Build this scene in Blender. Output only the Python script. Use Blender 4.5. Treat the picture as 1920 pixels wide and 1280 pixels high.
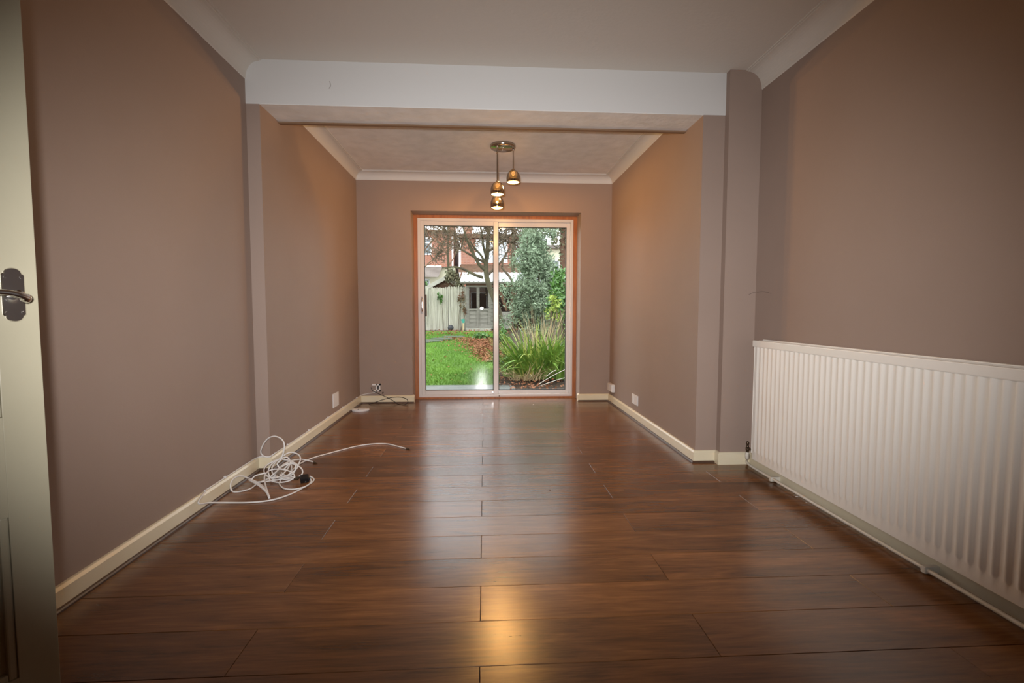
import bpy, bmesh, math, random
import numpy as np
from mathutils import Vector, Matrix

# ------------------------------------------------------------------ scene, camera, light
for o in list(bpy.data.objects): bpy.data.objects.remove(o)
S = bpy.context.scene
C = S.collection
PI = math.pi
random.seed(4); RNG = np.random.default_rng(4)

S.view_settings.view_transform = 'Standard'
S.view_settings.look = 'None'
S.view_settings.gamma = 1.0
S.view_settings.use_curve_mapping = False
S.view_settings.exposure = 0.0
S.cycles.use_denoising = True
S.cycles.max_bounces = 10
S.cycles.diffuse_bounces = 5
S.cycles.glossy_bounces = 5
S.cycles.transparent_max_bounces = 24
S.cycles.sample_clamp_indirect = 30.0

FOC, YAW, PITCH, ROLL, CAMZ = 907.25, .0572, .0624, -.0011, 1.0
cam_d = bpy.data.cameras.new('camera'); cam = bpy.data.objects.new('camera', cam_d); C.objects.link(cam)
cam_d.sensor_width = 36.0; cam_d.lens = FOC * 36 / 1920; cam_d.clip_start = .02; cam_d.clip_end = 400
R = Matrix.Rotation(-YAW, 4, 'Z') @ Matrix.Rotation(PI / 2 - PITCH, 4, 'X') @ Matrix.Rotation(-ROLL, 4, 'Z')
cam.matrix_world = Matrix.Translation((0, 0, CAMZ)) @ R
S.camera = cam

w = bpy.data.worlds.new('overcast_sky'); S.world = w; w.use_nodes = True
bg = w.node_tree.nodes['Background']
bg.inputs['Color'].default_value = (.92, .96, 1.0, 1); bg.inputs['Strength'].default_value = 4.7

def lamp(name, kind, loc, energy, color, **kw):
    d = bpy.data.lights.new(name, kind); d.energy = energy; d.color = color
    for k, v in kw.items(): setattr(d, k, v)
    o = bpy.data.objects.new(name, d); C.objects.link(o); o.location = loc
    return o
FLASH_E, FLASH_C = 425, (1.0, .985, .985)
fl = lamp('flash_light', 'SPOT', (-.06, -.03, 1.07), FLASH_E, FLASH_C, spot_size=math.radians(111), spot_blend=1.0, shadow_soft_size=.032)
fl.scale = (1, .64, 1); fl.rotation_euler = Vector((math.sin(YAW), 1, -.03)).to_track_quat('-Z', 'Y').to_euler()
PENDANT_E, PENDANT_C = 13.5, (1.0, .50, .145)

def pix(u, v):                                   # direction of the view ray through a pixel of the 1920x1280 frame
    d = R.to_3x3() @ Vector(((u - 960) / FOC, (640 - v) / FOC, -1)); return d
def at(u, v, y): d = pix(u, v); return Vector((0, 0, CAMZ)) + d * (y / d.y)
def fl_at(u, v, z=.005): d = pix(u, v); return Vector((0, 0, CAMZ)) + d * ((z - CAMZ) / d.z)
def wx_at(u, v, x): d = pix(u, v); return Vector((0, 0, CAMZ)) + d * (x / d.x)

# ------------------------------------------------------------------ materials
def newmat(name):
    m = bpy.data.materials.new(name); m.use_nodes = True
    return m, m.node_tree.nodes, m.node_tree.links, m.node_tree.nodes['Principled BSDF']
def mat(name, col, rough=.5, metal=0., spec=.5, var=None, vscale=6., bump=0., bscale=80., coat=0., stretch=(1, 1, 1), emit=None, estr=0., world=False):
    m, N, L, P = newmat(name)
    P.inputs['Base Color'].default_value = (*col, 1); P.inputs['Roughness'].default_value = rough
    P.inputs['Metallic'].default_value = metal; P.inputs['Specular IOR Level'].default_value = spec
    P.inputs['Coat Weight'].default_value = coat
    if emit: P.inputs['Emission Color'].default_value = (*emit, 1); P.inputs['Emission Strength'].default_value = estr
    src = None
    def coords():
        nonlocal src
        if src is None:
            if world:
                g = N.new('ShaderNodeNewGeometry'); out = g.outputs['Position']
            else:
                t = N.new('ShaderNodeTexCoord'); out = t.outputs['Object']
            mp = N.new('ShaderNodeMapping'); mp.inputs['Scale'].default_value = stretch
            L.new(out, mp.inputs['Vector']); src = mp.outputs['Vector']
        return src
    if var:
        n = N.new('ShaderNodeTexNoise'); n.inputs['Scale'].default_value = vscale; n.inputs['Detail'].default_value = 6
        L.new(coords(), n.inputs['Vector'])
        r = N.new('ShaderNodeValToRGB'); r.color_ramp.elements[0].position = .3; r.color_ramp.elements[1].position = .7
        r.color_ramp.elements[0].color = (*var, 1); r.color_ramp.elements[1].color = (*col, 1)
        L.new(n.outputs['Fac'], r.inputs['Fac']); L.new(r.outputs['Color'], P.inputs['Base Color'])
    if bump:
        n = N.new('ShaderNodeTexNoise'); n.inputs['Scale'].default_value = bscale; n.inputs['Detail'].default_value = 5
        L.new(coords(), n.inputs['Vector'])
        b = N.new('ShaderNodeBump'); b.inputs['Strength'].default_value = bump; b.inputs['Distance'].default_value = .01
        L.new(n.outputs['Fac'], b.inputs['Height']); L.new(b.outputs['Normal'], P.inputs['Normal'])
    return m

M = {}
M['taupe'] = mat('taupe_wall_paint', (.325, .243, .200), .62, spec=.3, var=(.31, .230, .188), vscale=2.2, bump=.05, bscale=140)
M['ceiling'] = mat('ceiling_paint', (.70, .655, .59), .8, spec=.2, bump=.10, bscale=60)
M['artex'] = mat('textured_ceiling_paint', (.80, .79, .77), .8, spec=.2, var=(.70, .69, .67), vscale=9, bump=.5, bscale=14)
M['white'] = mat('white_paint', (.64, .635, .62), .6, spec=.3, bump=.05, bscale=40)
M['cream'] = mat('cream_gloss_paint', (.76, .685, .51), .28, spec=.5, var=(.72, .64, .46), vscale=5)
M['door_cream'] = mat('cream_door_paint', (.43, .395, .285), .32, spec=.45, var=(.40, .365, .26), vscale=4, bump=.04, bscale=50)
M['hardwood'] = mat('hardwood_frame', (.44, .155, .042), .38, var=(.30, .095, .025), vscale=7, stretch=(6, 6, .8))
M['beading'] = mat('dark_wood_beading', (.085, .043, .026), .42, var=(.055, .028, .017), vscale=12, stretch=(3, 3, 3))
M['batten'] = mat('wood_batten', (.26, .165, .105), .85, spec=.1, var=(.22, .135, .08), vscale=5, stretch=(1, 8, 8))
M['alu'] = mat('white_coated_aluminium', (.70, .68, .68), .25, spec=.6)
M['gasket'] = mat('black_gasket', (.02, .022, .02), .6)
M['chrome'] = mat('polished_chrome', (.80, .78, .76), .2, metal=1.)
M['brass_chrome'] = mat('warm_polished_metal', (.40, .36, .31), .2, metal=1.)
M['wood_grip'] = mat('wooden_handle', (.13, .05, .025), .5, var=(.09, .035, .018), vscale=9, stretch=(4, 4, 1))
M['plastic'] = mat('white_plastic', (.72, .70, .69), .35)
M['plastic_shade'] = mat('dark_socket_slots', (.03, .03, .03), .5)
M['cable'] = mat('white_cable_sheath', (.74, .72, .70), .42)
M['cable_dark'] = mat('dark_cable_sheath', (.018, .012, .010), .45)
M['black'] = mat('black_plastic', (.012, .012, .013), .3)
M['radiator'] = mat('radiator_enamel', (.82, .785, .72), .3, spec=.5)
M['pipe'] = mat('painted_pipe', (.66, .62, .54), .35)
M['oldbrass'] = mat('tarnished_brass', (.10, .07, .045), .4, metal=.8)
M['subfloor'] = mat('dark_subfloor', (.012, .008, .006), .9)
M['bulb'] = mat('lit_halogen_glass', (1, .9, .7), .3, emit=(1, .60, .24), estr=14)
M['bulb_core'] = mat('lit_halogen_core', (1, .9, .7), .3, emit=(1, .78, .45), estr=28)
M['scuff'] = mat('dark_scuff', (.16, .115, .095), .8)

# laminate planks
m, N, L, P = newmat('walnut_laminate'); M['laminate'] = m
tc = N.new('ShaderNodeTexCoord'); oi = N.new('ShaderNodeObjectInfo')
mul = N.new('ShaderNodeMath'); mul.operation = 'MULTIPLY'; mul.inputs[1].default_value = 61.
L.new(oi.outputs['Random'], mul.inputs[0])
cx = N.new('ShaderNodeCombineXYZ'); L.new(mul.outputs[0], cx.inputs['X']); L.new(mul.outputs[0], cx.inputs['Z'])
def grain(scale, stretch, detail, dist):
    mp = N.new('ShaderNodeMapping'); mp.inputs['Scale'].default_value = stretch
    L.new(tc.outputs['Object'], mp.inputs['Vector']); L.new(cx.outputs[0], mp.inputs['Location'])
    n = N.new('ShaderNodeTexNoise'); n.inputs['Scale'].default_value = scale; n.inputs['Detail'].default_value = detail
    n.inputs['Distortion'].default_value = dist; n.inputs['Roughness'].default_value = .62
    L.new(mp.outputs[0], n.inputs['Vector']); return n.outputs['Fac']
g1 = grain(1.6, (1.0, 7.0, 1), 7, 1.4); g2 = grain(5.0, (1.2, 22, 1), 5, .3); g3 = grain(1.0, (.8, 2.2, 1), 3, .6)
def mixf(a, b, f):
    x = N.new('ShaderNodeMix'); x.data_type = 'FLOAT'; x.inputs[0].default_value = f
    L.new(a, x.inputs[2]); L.new(b, x.inputs[3]); return x.outputs[0]
gg = mixf(mixf(g1, g2, .38), g3, .3)
rp = N.new('ShaderNodeValToRGB'); e = rp.color_ramp.elements
e[0].position = .34; e[0].color = (.038, .0150, .0047, 1); e[1].position = .66; e[1].color = (.30, .124, .040, 1)
k = e.new(.46); k.color = (.122, .049, .0155, 1); k = e.new(.54); k.color = (.175, .071, .0225, 1)
L.new(gg, rp.inputs['Fac'])
hv = N.new('ShaderNodeHueSaturation')
mr = N.new('ShaderNodeMapRange'); mr.inputs['To Min'].default_value = .85; mr.inputs['To Max'].default_value = 1.2
L.new(oi.outputs['Random'], mr.inputs['Value']); L.new(mr.outputs[0], hv.inputs['Value']); L.new(rp.outputs['Color'], hv.inputs['Color'])
L.new(hv.outputs['Color'], P.inputs['Base Color'])
mr2 = N.new('ShaderNodeMapRange'); mr2.inputs['To Min'].default_value = .215; mr2.inputs['To Max'].default_value = .29
L.new(g2, mr2.inputs['Value']); L.new(mr2.outputs[0], P.inputs['Roughness'])
P.inputs['Specular IOR Level'].default_value = .68
bp = N.new('ShaderNodeBump'); bp.inputs['Strength'].default_value = .02; bp.inputs['Distance'].default_value = .004
L.new(g2, bp.inputs['Height']); L.new(bp.outputs[0], P.inputs['Normal'])

# thin window glass: clear with a Fresnel mirror on top
def glassmat(name, tint, ior=1.5, boost=1.6):
    m = bpy.data.materials.new(name); m.use_nodes = True; N = m.node_tree.nodes; L = m.node_tree.links; N.clear()
    o = N.new('ShaderNodeOutputMaterial'); t = N.new('ShaderNodeBsdfTransparent'); g = N.new('ShaderNodeBsdfGlossy')
    t.inputs['Color'].default_value = (*tint, 1); g.inputs['Roughness'].default_value = .0; g.inputs['Color'].default_value = (1, 1, 1, 1)
    f = N.new('ShaderNodeFresnel'); f.inputs['IOR'].default_value = ior
    mm = N.new('ShaderNodeMath'); mm.operation = 'MULTIPLY'; mm.inputs[1].default_value = boost; mm.use_clamp = True
    x = N.new('ShaderNodeMixShader'); L.new(f.outputs[0], mm.inputs[0]); L.new(mm.outputs[0], x.inputs[0])
    L.new(t.outputs[0], x.inputs[1]); L.new(g.outputs[0], x.inputs[2]); L.new(x.outputs[0], o.inputs['Surface'])
    return m
M['glass'] = glassmat('window_glass', (.94, .96, .95), boost=1.0)

def smoked(name, tint, gl, fac):
    m = bpy.data.materials.new(name); m.use_nodes = True; N = m.node_tree.nodes; L = m.node_tree.links; N.clear()
    o = N.new('ShaderNodeOutputMaterial'); t = N.new('ShaderNodeBsdfTransparent'); g = N.new('ShaderNodeBsdfGlossy'); x = N.new('ShaderNodeMixShader')
    t.inputs['Color'].default_value = (*tint, 1); g.inputs['Color'].default_value = (*gl, 1); g.inputs['Roughness'].default_value = .1; x.inputs[0].default_value = fac
    L.new(t.outputs[0], x.inputs[1]); L.new(g.outputs[0], x.inputs[2]); L.new(x.outputs[0], o.inputs['Surface']); return m
M['smoked'] = smoked('mirrored_amber_glass', (.36, .28, .18), (.58, .54, .48), .58)
# garden
M['grass'] = mat('grass', (.135, .255, .032), .7, spec=.2, var=(.085, .18, .026), vscale=1.1, world=True)
M['lawn'] = mat('lawn_soil', (.10, .20, .03), .9, spec=.1, var=(.075, .13, .03), vscale=1.6, world=True, bump=.4, bscale=40)
M['soil'] = mat('bed_soil', (.040, .030, .022), .95, spec=.1, var=(.07, .05, .035), vscale=9, world=True, bump=.5, bscale=25)
M['path'] = mat('mossy_path_stone', (.10, .11, .09), .85, spec=.2, var=(.065, .08, .055), vscale=4, world=True)
M['stone'] = mat('paving_stone', (.135, .14, .13), .8, spec=.3, var=(.10, .11, .095), vscale=5, world=True, bump=.2, bscale=30)
M['litter'] = mat('fallen_leaves', (.30, .125, .060), .8, spec=.2, var=(.17, .07, .035), vscale=9, world=True)
M['reed'] = mat('weathered_reed', (.56, .54, .45), .8, spec=.1, var=(.40, .38, .30), vscale=3.0, world=True, stretch=(6, 1, .6))
M['greywood'] = mat('weathered_grey_wood', (.235, .22, .185), .8, spec=.15, var=(.16, .15, .125), vscale=4, world=True, stretch=(1, 1, 7))
M['palewood'] = mat('pale_weathered_wood', (.40, .39, .32), .8, spec=.15, var=(.30, .29, .24), vscale=5, world=True)
M['brownwood'] = mat('brown_wood', (.13, .075, .045), .8, spec=.15, var=(.08, .045, .03), vscale=6, world=True)
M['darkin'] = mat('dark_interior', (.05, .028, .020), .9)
M['whiteroof'] = mat('pale_roof_sheet', (.80, .82, .83), .35, spec=.5, var=(.62, .64, .65), vscale=3, world=True)
M['bark'] = mat('mossy_bark', (.105, .095, .055), .9, spec=.1, var=(.06, .05, .035), vscale=6, world=True)
M['bark_dark'] = mat('dark_twigs', (.095, .074, .054), .9, spec=.1, var=(.13, .10, .065), vscale=4, world=True)
M['twig_red'] = mat('reddish_twigs', (.20, .105, .07), .9, spec=.1, var=(.13, .11, .06), vscale=3, world=True)
M['pine'] = mat('brownish_foliage', (.20, .17, .10), .8, spec=.1, var=(.13, .15, .09), vscale=2, world=True)
M['olive'] = mat('silvery_leaves', (.29, .37, .245), .6, spec=.3, var=(.085, .125, .065), vscale=4.5, world=True)
M['laurel'] = mat('glossy_green_leaves', (.10, .22, .045), .4, spec=.5, var=(.045, .11, .02), vscale=3.5, world=True)
M['yellowleaf'] = mat('yellow_green_leaves', (.30, .36, .06), .5, spec=.3, var=(.2, .28, .05), vscale=3, world=True)
M['blade'] = mat('arching_green_blades', (.20, .34, .05), .45, spec=.4, var=(.05, .115, .018), vscale=5, world=True)
M['blade_y'] = mat('yellowing_blades', (.40, .42, .11), .5, spec=.3, var=(.24, .33, .06), vscale=4, world=True)
M['straw'] = mat('dry_straw', (.52, .43, .25), .7, spec=.2, var=(.38, .30, .17), vscale=4, world=True)
M['straw_pale'] = mat('bleached_stalk', (.62, .58, .50), .6, spec=.2)
M['render'] = mat('cream_render', (.72, .70, .52), .9, spec=.1, var=(.66, .63, .45), vscale=.8, world=True)
M['slate'] = mat('grey_roof_tile', (.20, .17, .15), .8, spec=.2, var=(.14, .115, .10), vscale=2, world=True)
M['upvc'] = mat('white_window_frame', (.75, .75, .74), .4)
M['skyglass'] = mat('sky_painted_house_glass', (.55, .62, .66), .12, metal=.0, spec=1.0, coat=1.0)  # pale base colour paints in the sky mirrored by the far panes
M['darkglass'] = mat('dark_house_glass', (.09, .11, .12), .1, spec=.8)
M['teal'] = mat('teal_plastic', (.02, .22, .16), .4)
M['ball'] = mat('dark_rubber', (.025, .025, .028), .6)
m, N, L, P = newmat('red_brick'); M['brick'] = m
tc = N.new('ShaderNodeNewGeometry'); sp = N.new('ShaderNodeSeparateXYZ'); cb = N.new('ShaderNodeCombineXYZ')
L.new(tc.outputs['Position'], sp.inputs[0]); L.new(sp.outputs['X'], cb.inputs['X']); L.new(sp.outputs['Z'], cb.inputs['Y'])
br = N.new('ShaderNodeTexBrick'); br.inputs['Scale'].default_value = 1.0; br.inputs['Brick Width'].default_value = .22; br.inputs['Row Height'].default_value = .075
br.inputs['Mortar Size'].default_value = .008
br.inputs['Color1'].default_value = (.33, .115, .062, 1); br.inputs['Color2'].default_value = (.24, .085, .05, 1); br.inputs['Mortar'].default_value = (.30, .24, .2, 1)
L.new(cb.outputs[0], br.inputs['Vector']); L.new(br.outputs['Color'], P.inputs['Base Color']); P.inputs['Roughness'].default_value = .9

# ------------------------------------------------------------------ helpers
def tag(o, label=None, cat=None, group=None, kind=None):
    if label: o['label'] = label
    if cat: o['category'] = cat
    if group: o['group'] = group
    if kind: o['kind'] = kind
    return o
def place(o, loc):                                # put the origin at loc, keep the mesh where it is
    loc = Vector(loc); o.data.transform(Matrix.Translation(-loc)); o.location = loc
def obj(name, bm, m, parent=None, smooth=False):
    me = bpy.data.meshes.new(name); bmesh.ops.recalc_face_normals(bm, faces=bm.faces); bm.to_mesh(me); bm.free()
    me.materials.append(M[m] if isinstance(m, str) else m)
    o = bpy.data.objects.new(name, me); C.objects.link(o)
    if smooth:
        for p in me.polygons: p.use_smooth = True
    if parent is not None:
        o.parent = parent; o.matrix_parent_inverse = Matrix.Translation(-world_loc(parent))
    return o
def world_loc(o):
    v = Vector(o.location)
    return v if o.parent is None else v            # things are unrotated; parts carry world coordinates
def empty(name, loc, label, cat, group=None, kind=None):
    o = bpy.data.objects.new(name, None); C.objects.link(o); o.location = loc; o.empty_display_size = .1
    return tag(o, label, cat, group, kind)
def box(bm, x0, x1, y0, y1, z0, z1, mtx=None, bevel=0.):
    vs = [bm.verts.new((x, y, z)) for z in (z0, z1) for y in (y0, y1) for x in (x0, x1)]
    fs = [bm.faces.new([vs[i] for i in q]) for q in ((0, 2, 3, 1), (4, 5, 7, 6), (0, 1, 5, 4), (1, 3, 7, 5), (3, 2, 6, 7), (2, 0, 4, 6))]
    if bevel:
        es = list({e for f in fs for e in f.edges})
        r = bmesh.ops.bevel(bm, geom=es, offset=bevel, segments=2, affect='EDGES', profile=.6)
        vs = list({v for f in r['faces'] for v in f.verts} | {v for v in vs if v.is_valid})
    if mtx is not None: bmesh.ops.transform(bm, matrix=mtx, verts=[v for v in vs if v.is_valid])
def B(*a, **k):
    bm = bmesh.new(); box(bm, *a, **k); return bm
def prism(bm, poly, z0, z1):                      # vertical prism over a footprint
    a = [bm.verts.new((x, y, z0)) for x, y in poly]; b = [bm.verts.new((x, y, z1)) for x, y in poly]
    n = len(poly); bm.faces.new(a[::-1]); bm.faces.new(b)
    for i in range(n): bm.faces.new((a[i], a[(i + 1) % n], b[(i + 1) % n], b[i]))
def extrude(bm, prof, p0, p1, u, v, miter0=None, miter1=None):
    # sweep a profile [(a,b)] from p0 to p1, a along u, b along v; miters shift ends along the run by k*a
    p0, p1, u, v = map(Vector, (p0, p1, u, v)); d = (p1 - p0).normalized()
    A = [bm.verts.new(p0 + u * a + v * b + d * ((miter0 or 0) * a)) for a, b in prof]
    Bv = [bm.verts.new(p1 + u * a + v * b - d * ((miter1 or 0) * a)) for a, b in prof]
    n = len(prof)
    for i in range(n): bm.faces.new((A[i], A[(i + 1) % n], Bv[(i + 1) % n], Bv[i]))
    bm.faces.new(A[::-1]); bm.faces.new(Bv)
def crspline(pts, k=8):
    P_ = [Vector(p) for p in pts]; P_ = [P_[0] * 2 - P_[1]] + P_ + [P_[-1] * 2 - P_[-2]]; out = []
    for i in range(1, len(P_) - 2):
        a, b, c, d = P_[i - 1:i + 3]
        for j in range(k):
            t = j / k
            out.append(.5 * ((2 * b) + (c - a) * t + (2 * a - 5 * b + 4 * c - d) * t * t + (3 * b - a - 3 * c + d) * t ** 3))
    out.append(P_[-2]); return out
def tube(bm, pts, r, n=8, caps=True):
    pts = [Vector(p) for p in pts]; rr = r if isinstance(r, (list, tuple)) else [r] * len(pts)
    up = Vector((0, 0, 1)); rings = []; prev = None
    for i, p in enumerate(pts):
        t = (pts[min(i + 1, len(pts) - 1)] - pts[max(i - 1, 0)])
        if t.length < 1e-9: t = Vector((0, 0, 1))
        t.normalize()
        if prev is None:
            s = t.cross(up) if abs(t.z) < .95 else t.cross(Vector((1, 0, 0)))
        else: s = prev - t * prev.dot(t)
        if s.length < 1e-6: s = t.orthogonal()
        s.normalize(); prev = s; q = t.cross(s)
        rings.append([bm.verts.new(p + (s * math.cos(2 * PI * j / n) + q * math.sin(2 * PI * j / n)) * rr[i]) for j in range(n)])
    for a, b in zip(rings, rings[1:]):
        for j in range(n): bm.faces.new((a[j], a[(j + 1) % n], b[(j + 1) % n], b[j]))
    if caps: bm.faces.new(rings[0][::-1]); bm.faces.new(rings[-1])
def T(pts, r, n=8, k=8):
    bm = bmesh.new(); tube(bm, crspline(pts, k) if k > 1 else pts, r, n); return bm
def lathe(bm, prof, c, n=28, caps=False):         # prof: (radius, z)
    rings = []
    for r, z in prof:
        rings.append([bm.verts.new((c[0] + r * math.cos(2 * PI * j / n), c[1] + r * math.sin(2 * PI * j / n), c[2] + z)) for j in range(n)] if r > 1e-6 else [bm.verts.new((c[0], c[1], c[2] + z))])
    for a, b in zip(rings, rings[1:]):
        for j in range(n):
            if len(a) == 1 and len(b) == 1: continue
            if len(a) == 1: bm.faces.new((a[0], b[(j + 1) % n], b[j]))
            elif len(b) == 1: bm.faces.new((a[j], a[(j + 1) % n], b[0]))
            else: bm.faces.new((a[j], a[(j + 1) % n], b[(j + 1) % n], b[j]))
def LT(prof, c, n=28):
    bm = bmesh.new(); lathe(bm, prof, c, n); return bm
def raw(name, V, Fc, m, parent=None, smooth=False):
    me = bpy.data.meshes.new(name); V = np.asarray(V, np.float32); Fc = np.asarray(Fc, np.int32); k = Fc.shape[1]
    me.vertices.add(len(V)); me.vertices.foreach_set('co', V.ravel())
    me.loops.add(Fc.size); me.loops.foreach_set('vertex_index', Fc.ravel())
    me.polygons.add(len(Fc)); me.polygons.foreach_set('loop_start', np.arange(0, Fc.size, k, dtype=np.int32))
    me.update(calc_edges=True); me.validate()
    me.materials.append(M[m]); o = bpy.data.objects.new(name, me); C.objects.link(o)
    if smooth: me.polygons.foreach_set('use_smooth', np.ones(len(Fc), bool))
    if parent is not None: o.parent = parent; o.matrix_parent_inverse = Matrix.Translation(-world_loc(parent))
    return o

# ------------------------------------------------------------------ room dimensions (metres)
XL, XL2, XR, XR2, XP = -1.4345, -1.3542, 1.7496, 1.3976, 1.541
YF, YB, YB2, YW, YD, YBOX, YO = -.75, 3.094, 3.370, 5.310, 5.530, 3.0425, 5.640
ZB, ZC, ZC2, ZK, ZK2, ZS, DT = 2.249, 2.510, 2.470, 2.393, 2.387, .080, .018
DX0, DX1, DZ = -.786, 1.058, 2.073               # garden door opening

def struct(o, label, cat): return tag(o, label, cat, kind='structure')

bm = bmesh.new(); prism(bm, [(-1.75, YF), (XL, YF), (XL, YB), (XL2, YB), (XL2, YO), (-1.75, YO)], -.12, 2.62)
struct(obj('wall_left', bm, 'taupe'), 'taupe painted wall behind the coiled white cables, stepping in under the beam', 'wall')
bm = bmesh.new(); prism(bm, [(2.05, YF), (2.05, YO), (XR2, YO), (XR2, YB), (XP, YB), (XP, YBOX), (XR, YBOX), (XR, YF)], -.12, 2.62)
wr = struct(obj('wall_right', bm, 'taupe'), 'taupe painted wall behind the white radiator, with boxed corner and nib', 'wall')
bm = bmesh.new()
box(bm, XL2, DX0, YW, YO, -.12, 2.62); box(bm, DX1, XR2, YW, YO, -.12, 2.62); box(bm, DX0, DX1, YW, YO, DZ, 2.62)
struct(obj('wall_back', bm, 'taupe'), 'taupe end wall around the sliding garden doors', 'wall')
struct(obj('wall_front', B(-1.75, 2.05, YF - .12, YF, -.12, 2.62), 'taupe'), 'taupe wall closing the room behind the viewpoint', 'wall')
bm = bmesh.new(); box(bm, -1.75, 2.05, YF - .12, YB + .05, ZC, 2.66)
struct(obj('ceiling', bm, 'ceiling'), 'off-white flat ceiling over the front half of the room', 'ceiling')
bm = bmesh.new(); box(bm, XL2, XR2, YB2 - .02, YO, ZC2, 2.64)
struct(obj('ceiling_rear', bm, 'artex'), 'off-white swirl textured ceiling the pendant light hangs from', 'ceiling')
bm = bmesh.new(); box(bm, XL - .02, XP + .02, YB - .004, YB2, ZB, ZC + .02, bevel=.004)
bmo = obj('beam', bm, 'white'); struct(bmo, 'white ceiling beam crossing the room between the two ceilings', 'beam')
obj('soffit', B(XL2, XR2, YB - .0038, YB2 - .004, ZB - .0015, ZB + .001), 'artex', bmo)
obj('crack', T([at(618, 152, YB - .0045), at(620, 160, YB - .0045), at(617, 166, YB - .0045)], .0012, 5), 'scuff', bmo)
bt = obj('trim_1', B(XL2, XR2, YB2 - .012, YB2 + .02, ZB - .012, ZB + .001, bevel=.001), 'batten')
struct(bt, 'thin brown timber strip along the far lower edge of the beam', 'trim')
# hairline crack beside the radiator
obj('crack', T([at(1404, 552, YBOX - .0005), at(1411, 549, YBOX - .0005), at(1418.5, 547.5, YBOX - .0005)], .0014, 5), 'scuff', wr)
obj('crack', T([wx_at(1419, 547.5, XR - .0005), wx_at(1432, 546.5, XR - .0005), wx_at(1446, 550, XR - .0005)], .0014, 5), 'scuff', wr)

# coving: a concave quarter profile with a small bead at its upper edge
def cove(w_, h_):
    p = [(0, 0), (0, .004)]
    p = [(0, -h_)]
    for i in range(0, 11):
        a = i / 10 * PI / 2
        p.append((.004 + (w_ - .018) * (1 - math.cos(a)), -h_ + .006 + (h_ - .016) * math.sin(a)))
    p += [(w_ - .012, -.010), (w_ - .012, -.006), (w_, -.006), (w_, 0), (0, 0)]
    return p
def coving(n, p0, p1, u, w_, h_, label, m0=0, m1=0):
    bm = bmesh.new(); extrude(bm, cove(w_, h_), p0, p1, u, (0, 0, 1), m0, m1)
    struct(obj('trim_%d' % n, bm, 'ceiling' if n < 4 else 'white'), label, 'coving')
coving(2, (XL, YF, ZC), (XL, YB, ZC), (1, 0, 0), .100, ZC - ZK, 'white coving along the front left wall above the door')
coving(3, (XR, YF, ZC), (XR, YBOX, ZC), (-1, 0, 0), .106, ZC - ZK, 'white coving along the front right wall above the radiator')
coving(4, (XL2, YB2, ZC2), (XL2, YW, ZC2), (1, 0, 0), .09, ZC2 - ZK2, 'white coving on the left side beyond the beam', 0, 1)
coving(5, (XR2, YB2, ZC2), (XR2, YW, ZC2), (-1, 0, 0), .09, ZC2 - ZK2, 'white coving on the right side beyond the beam', 0, 1)
coving(6, (XL2, YW, ZC2), (XR2, YW, ZC2), (0, -1, 0), .09, ZC2 - ZK2, 'white coving over the garden doors', 1, 1)

# floor of half-bond laminate planks
fl_o = obj('floor', B(-1.75, 2.05, YF - .1, YO, -.10, -.0095), 'subfloor')
struct(fl_o, 'brown walnut laminate plank floor with glossy reflections', 'floor')
plank_mesh = {}
def plank_bm(l, wd):
    g = .0009; bm = bmesh.new(); x, y, c = l / 2 - g, wd / 2 - g, .0009
    lo = [bm.verts.new(p) for p in ((-x, -y, -.009), (x, -y, -.009), (x, y, -.009), (-x, y, -.009))]
    mi = [bm.verts.new(p) for p in ((-x, -y, -c), (x, -y, -c), (x, y, -c), (-x, y, -c))]
    hi = [bm.verts.new(p) for p in ((-x + c, -y + c, 0), (x - c, -y + c, 0), (x - c, y - c, 0), (-x + c, y - c, 0))]
    for a, b in ((lo, mi), (mi, hi)):
        for i in range(4): bm.faces.new((a[i], a[(i + 1) % 4], b[(i + 1) % 4], b[i]))
    bm.faces.new(hi); bm.faces.new(lo[::-1]); return bm
row = 0
y = 1.309 - .2 * 10
while y < YD - .03:
    y1 = min(y + .2, YD - .03); even = (row % 2 == 1)
    joints = [-1.415, -.015, 1.385] if even else [-.715, .685]
    lo_x, hi_x = (XL, XR) if y1 < YB else (XL2, XR2)
    if y > YW: lo_x, hi_x = DX0, DX1
    if y < YB < y1: hi_x = XR; lo_x = XL
    xs = [lo_x] + [j for j in joints if lo_x + .03 < j < hi_x - .03] + [hi_x]
    for a, b in zip(xs, xs[1:]):
        key = (round(b - a, 4), round(y1 - y, 4))
        if key not in plank_mesh:
            me = bpy.data.meshes.new('plank'); q = plank_bm(*key); q.to_mesh(me); q.free(); me.materials.append(M['laminate']); plank_mesh[key] = me
        p = bpy.data.objects.new('plank', plank_mesh[key]); C.objects.link(p); p.parent = fl_o; p.location = ((a + b) / 2, (y + y1) / 2, 0)
    y = y1; row += 1

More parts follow.
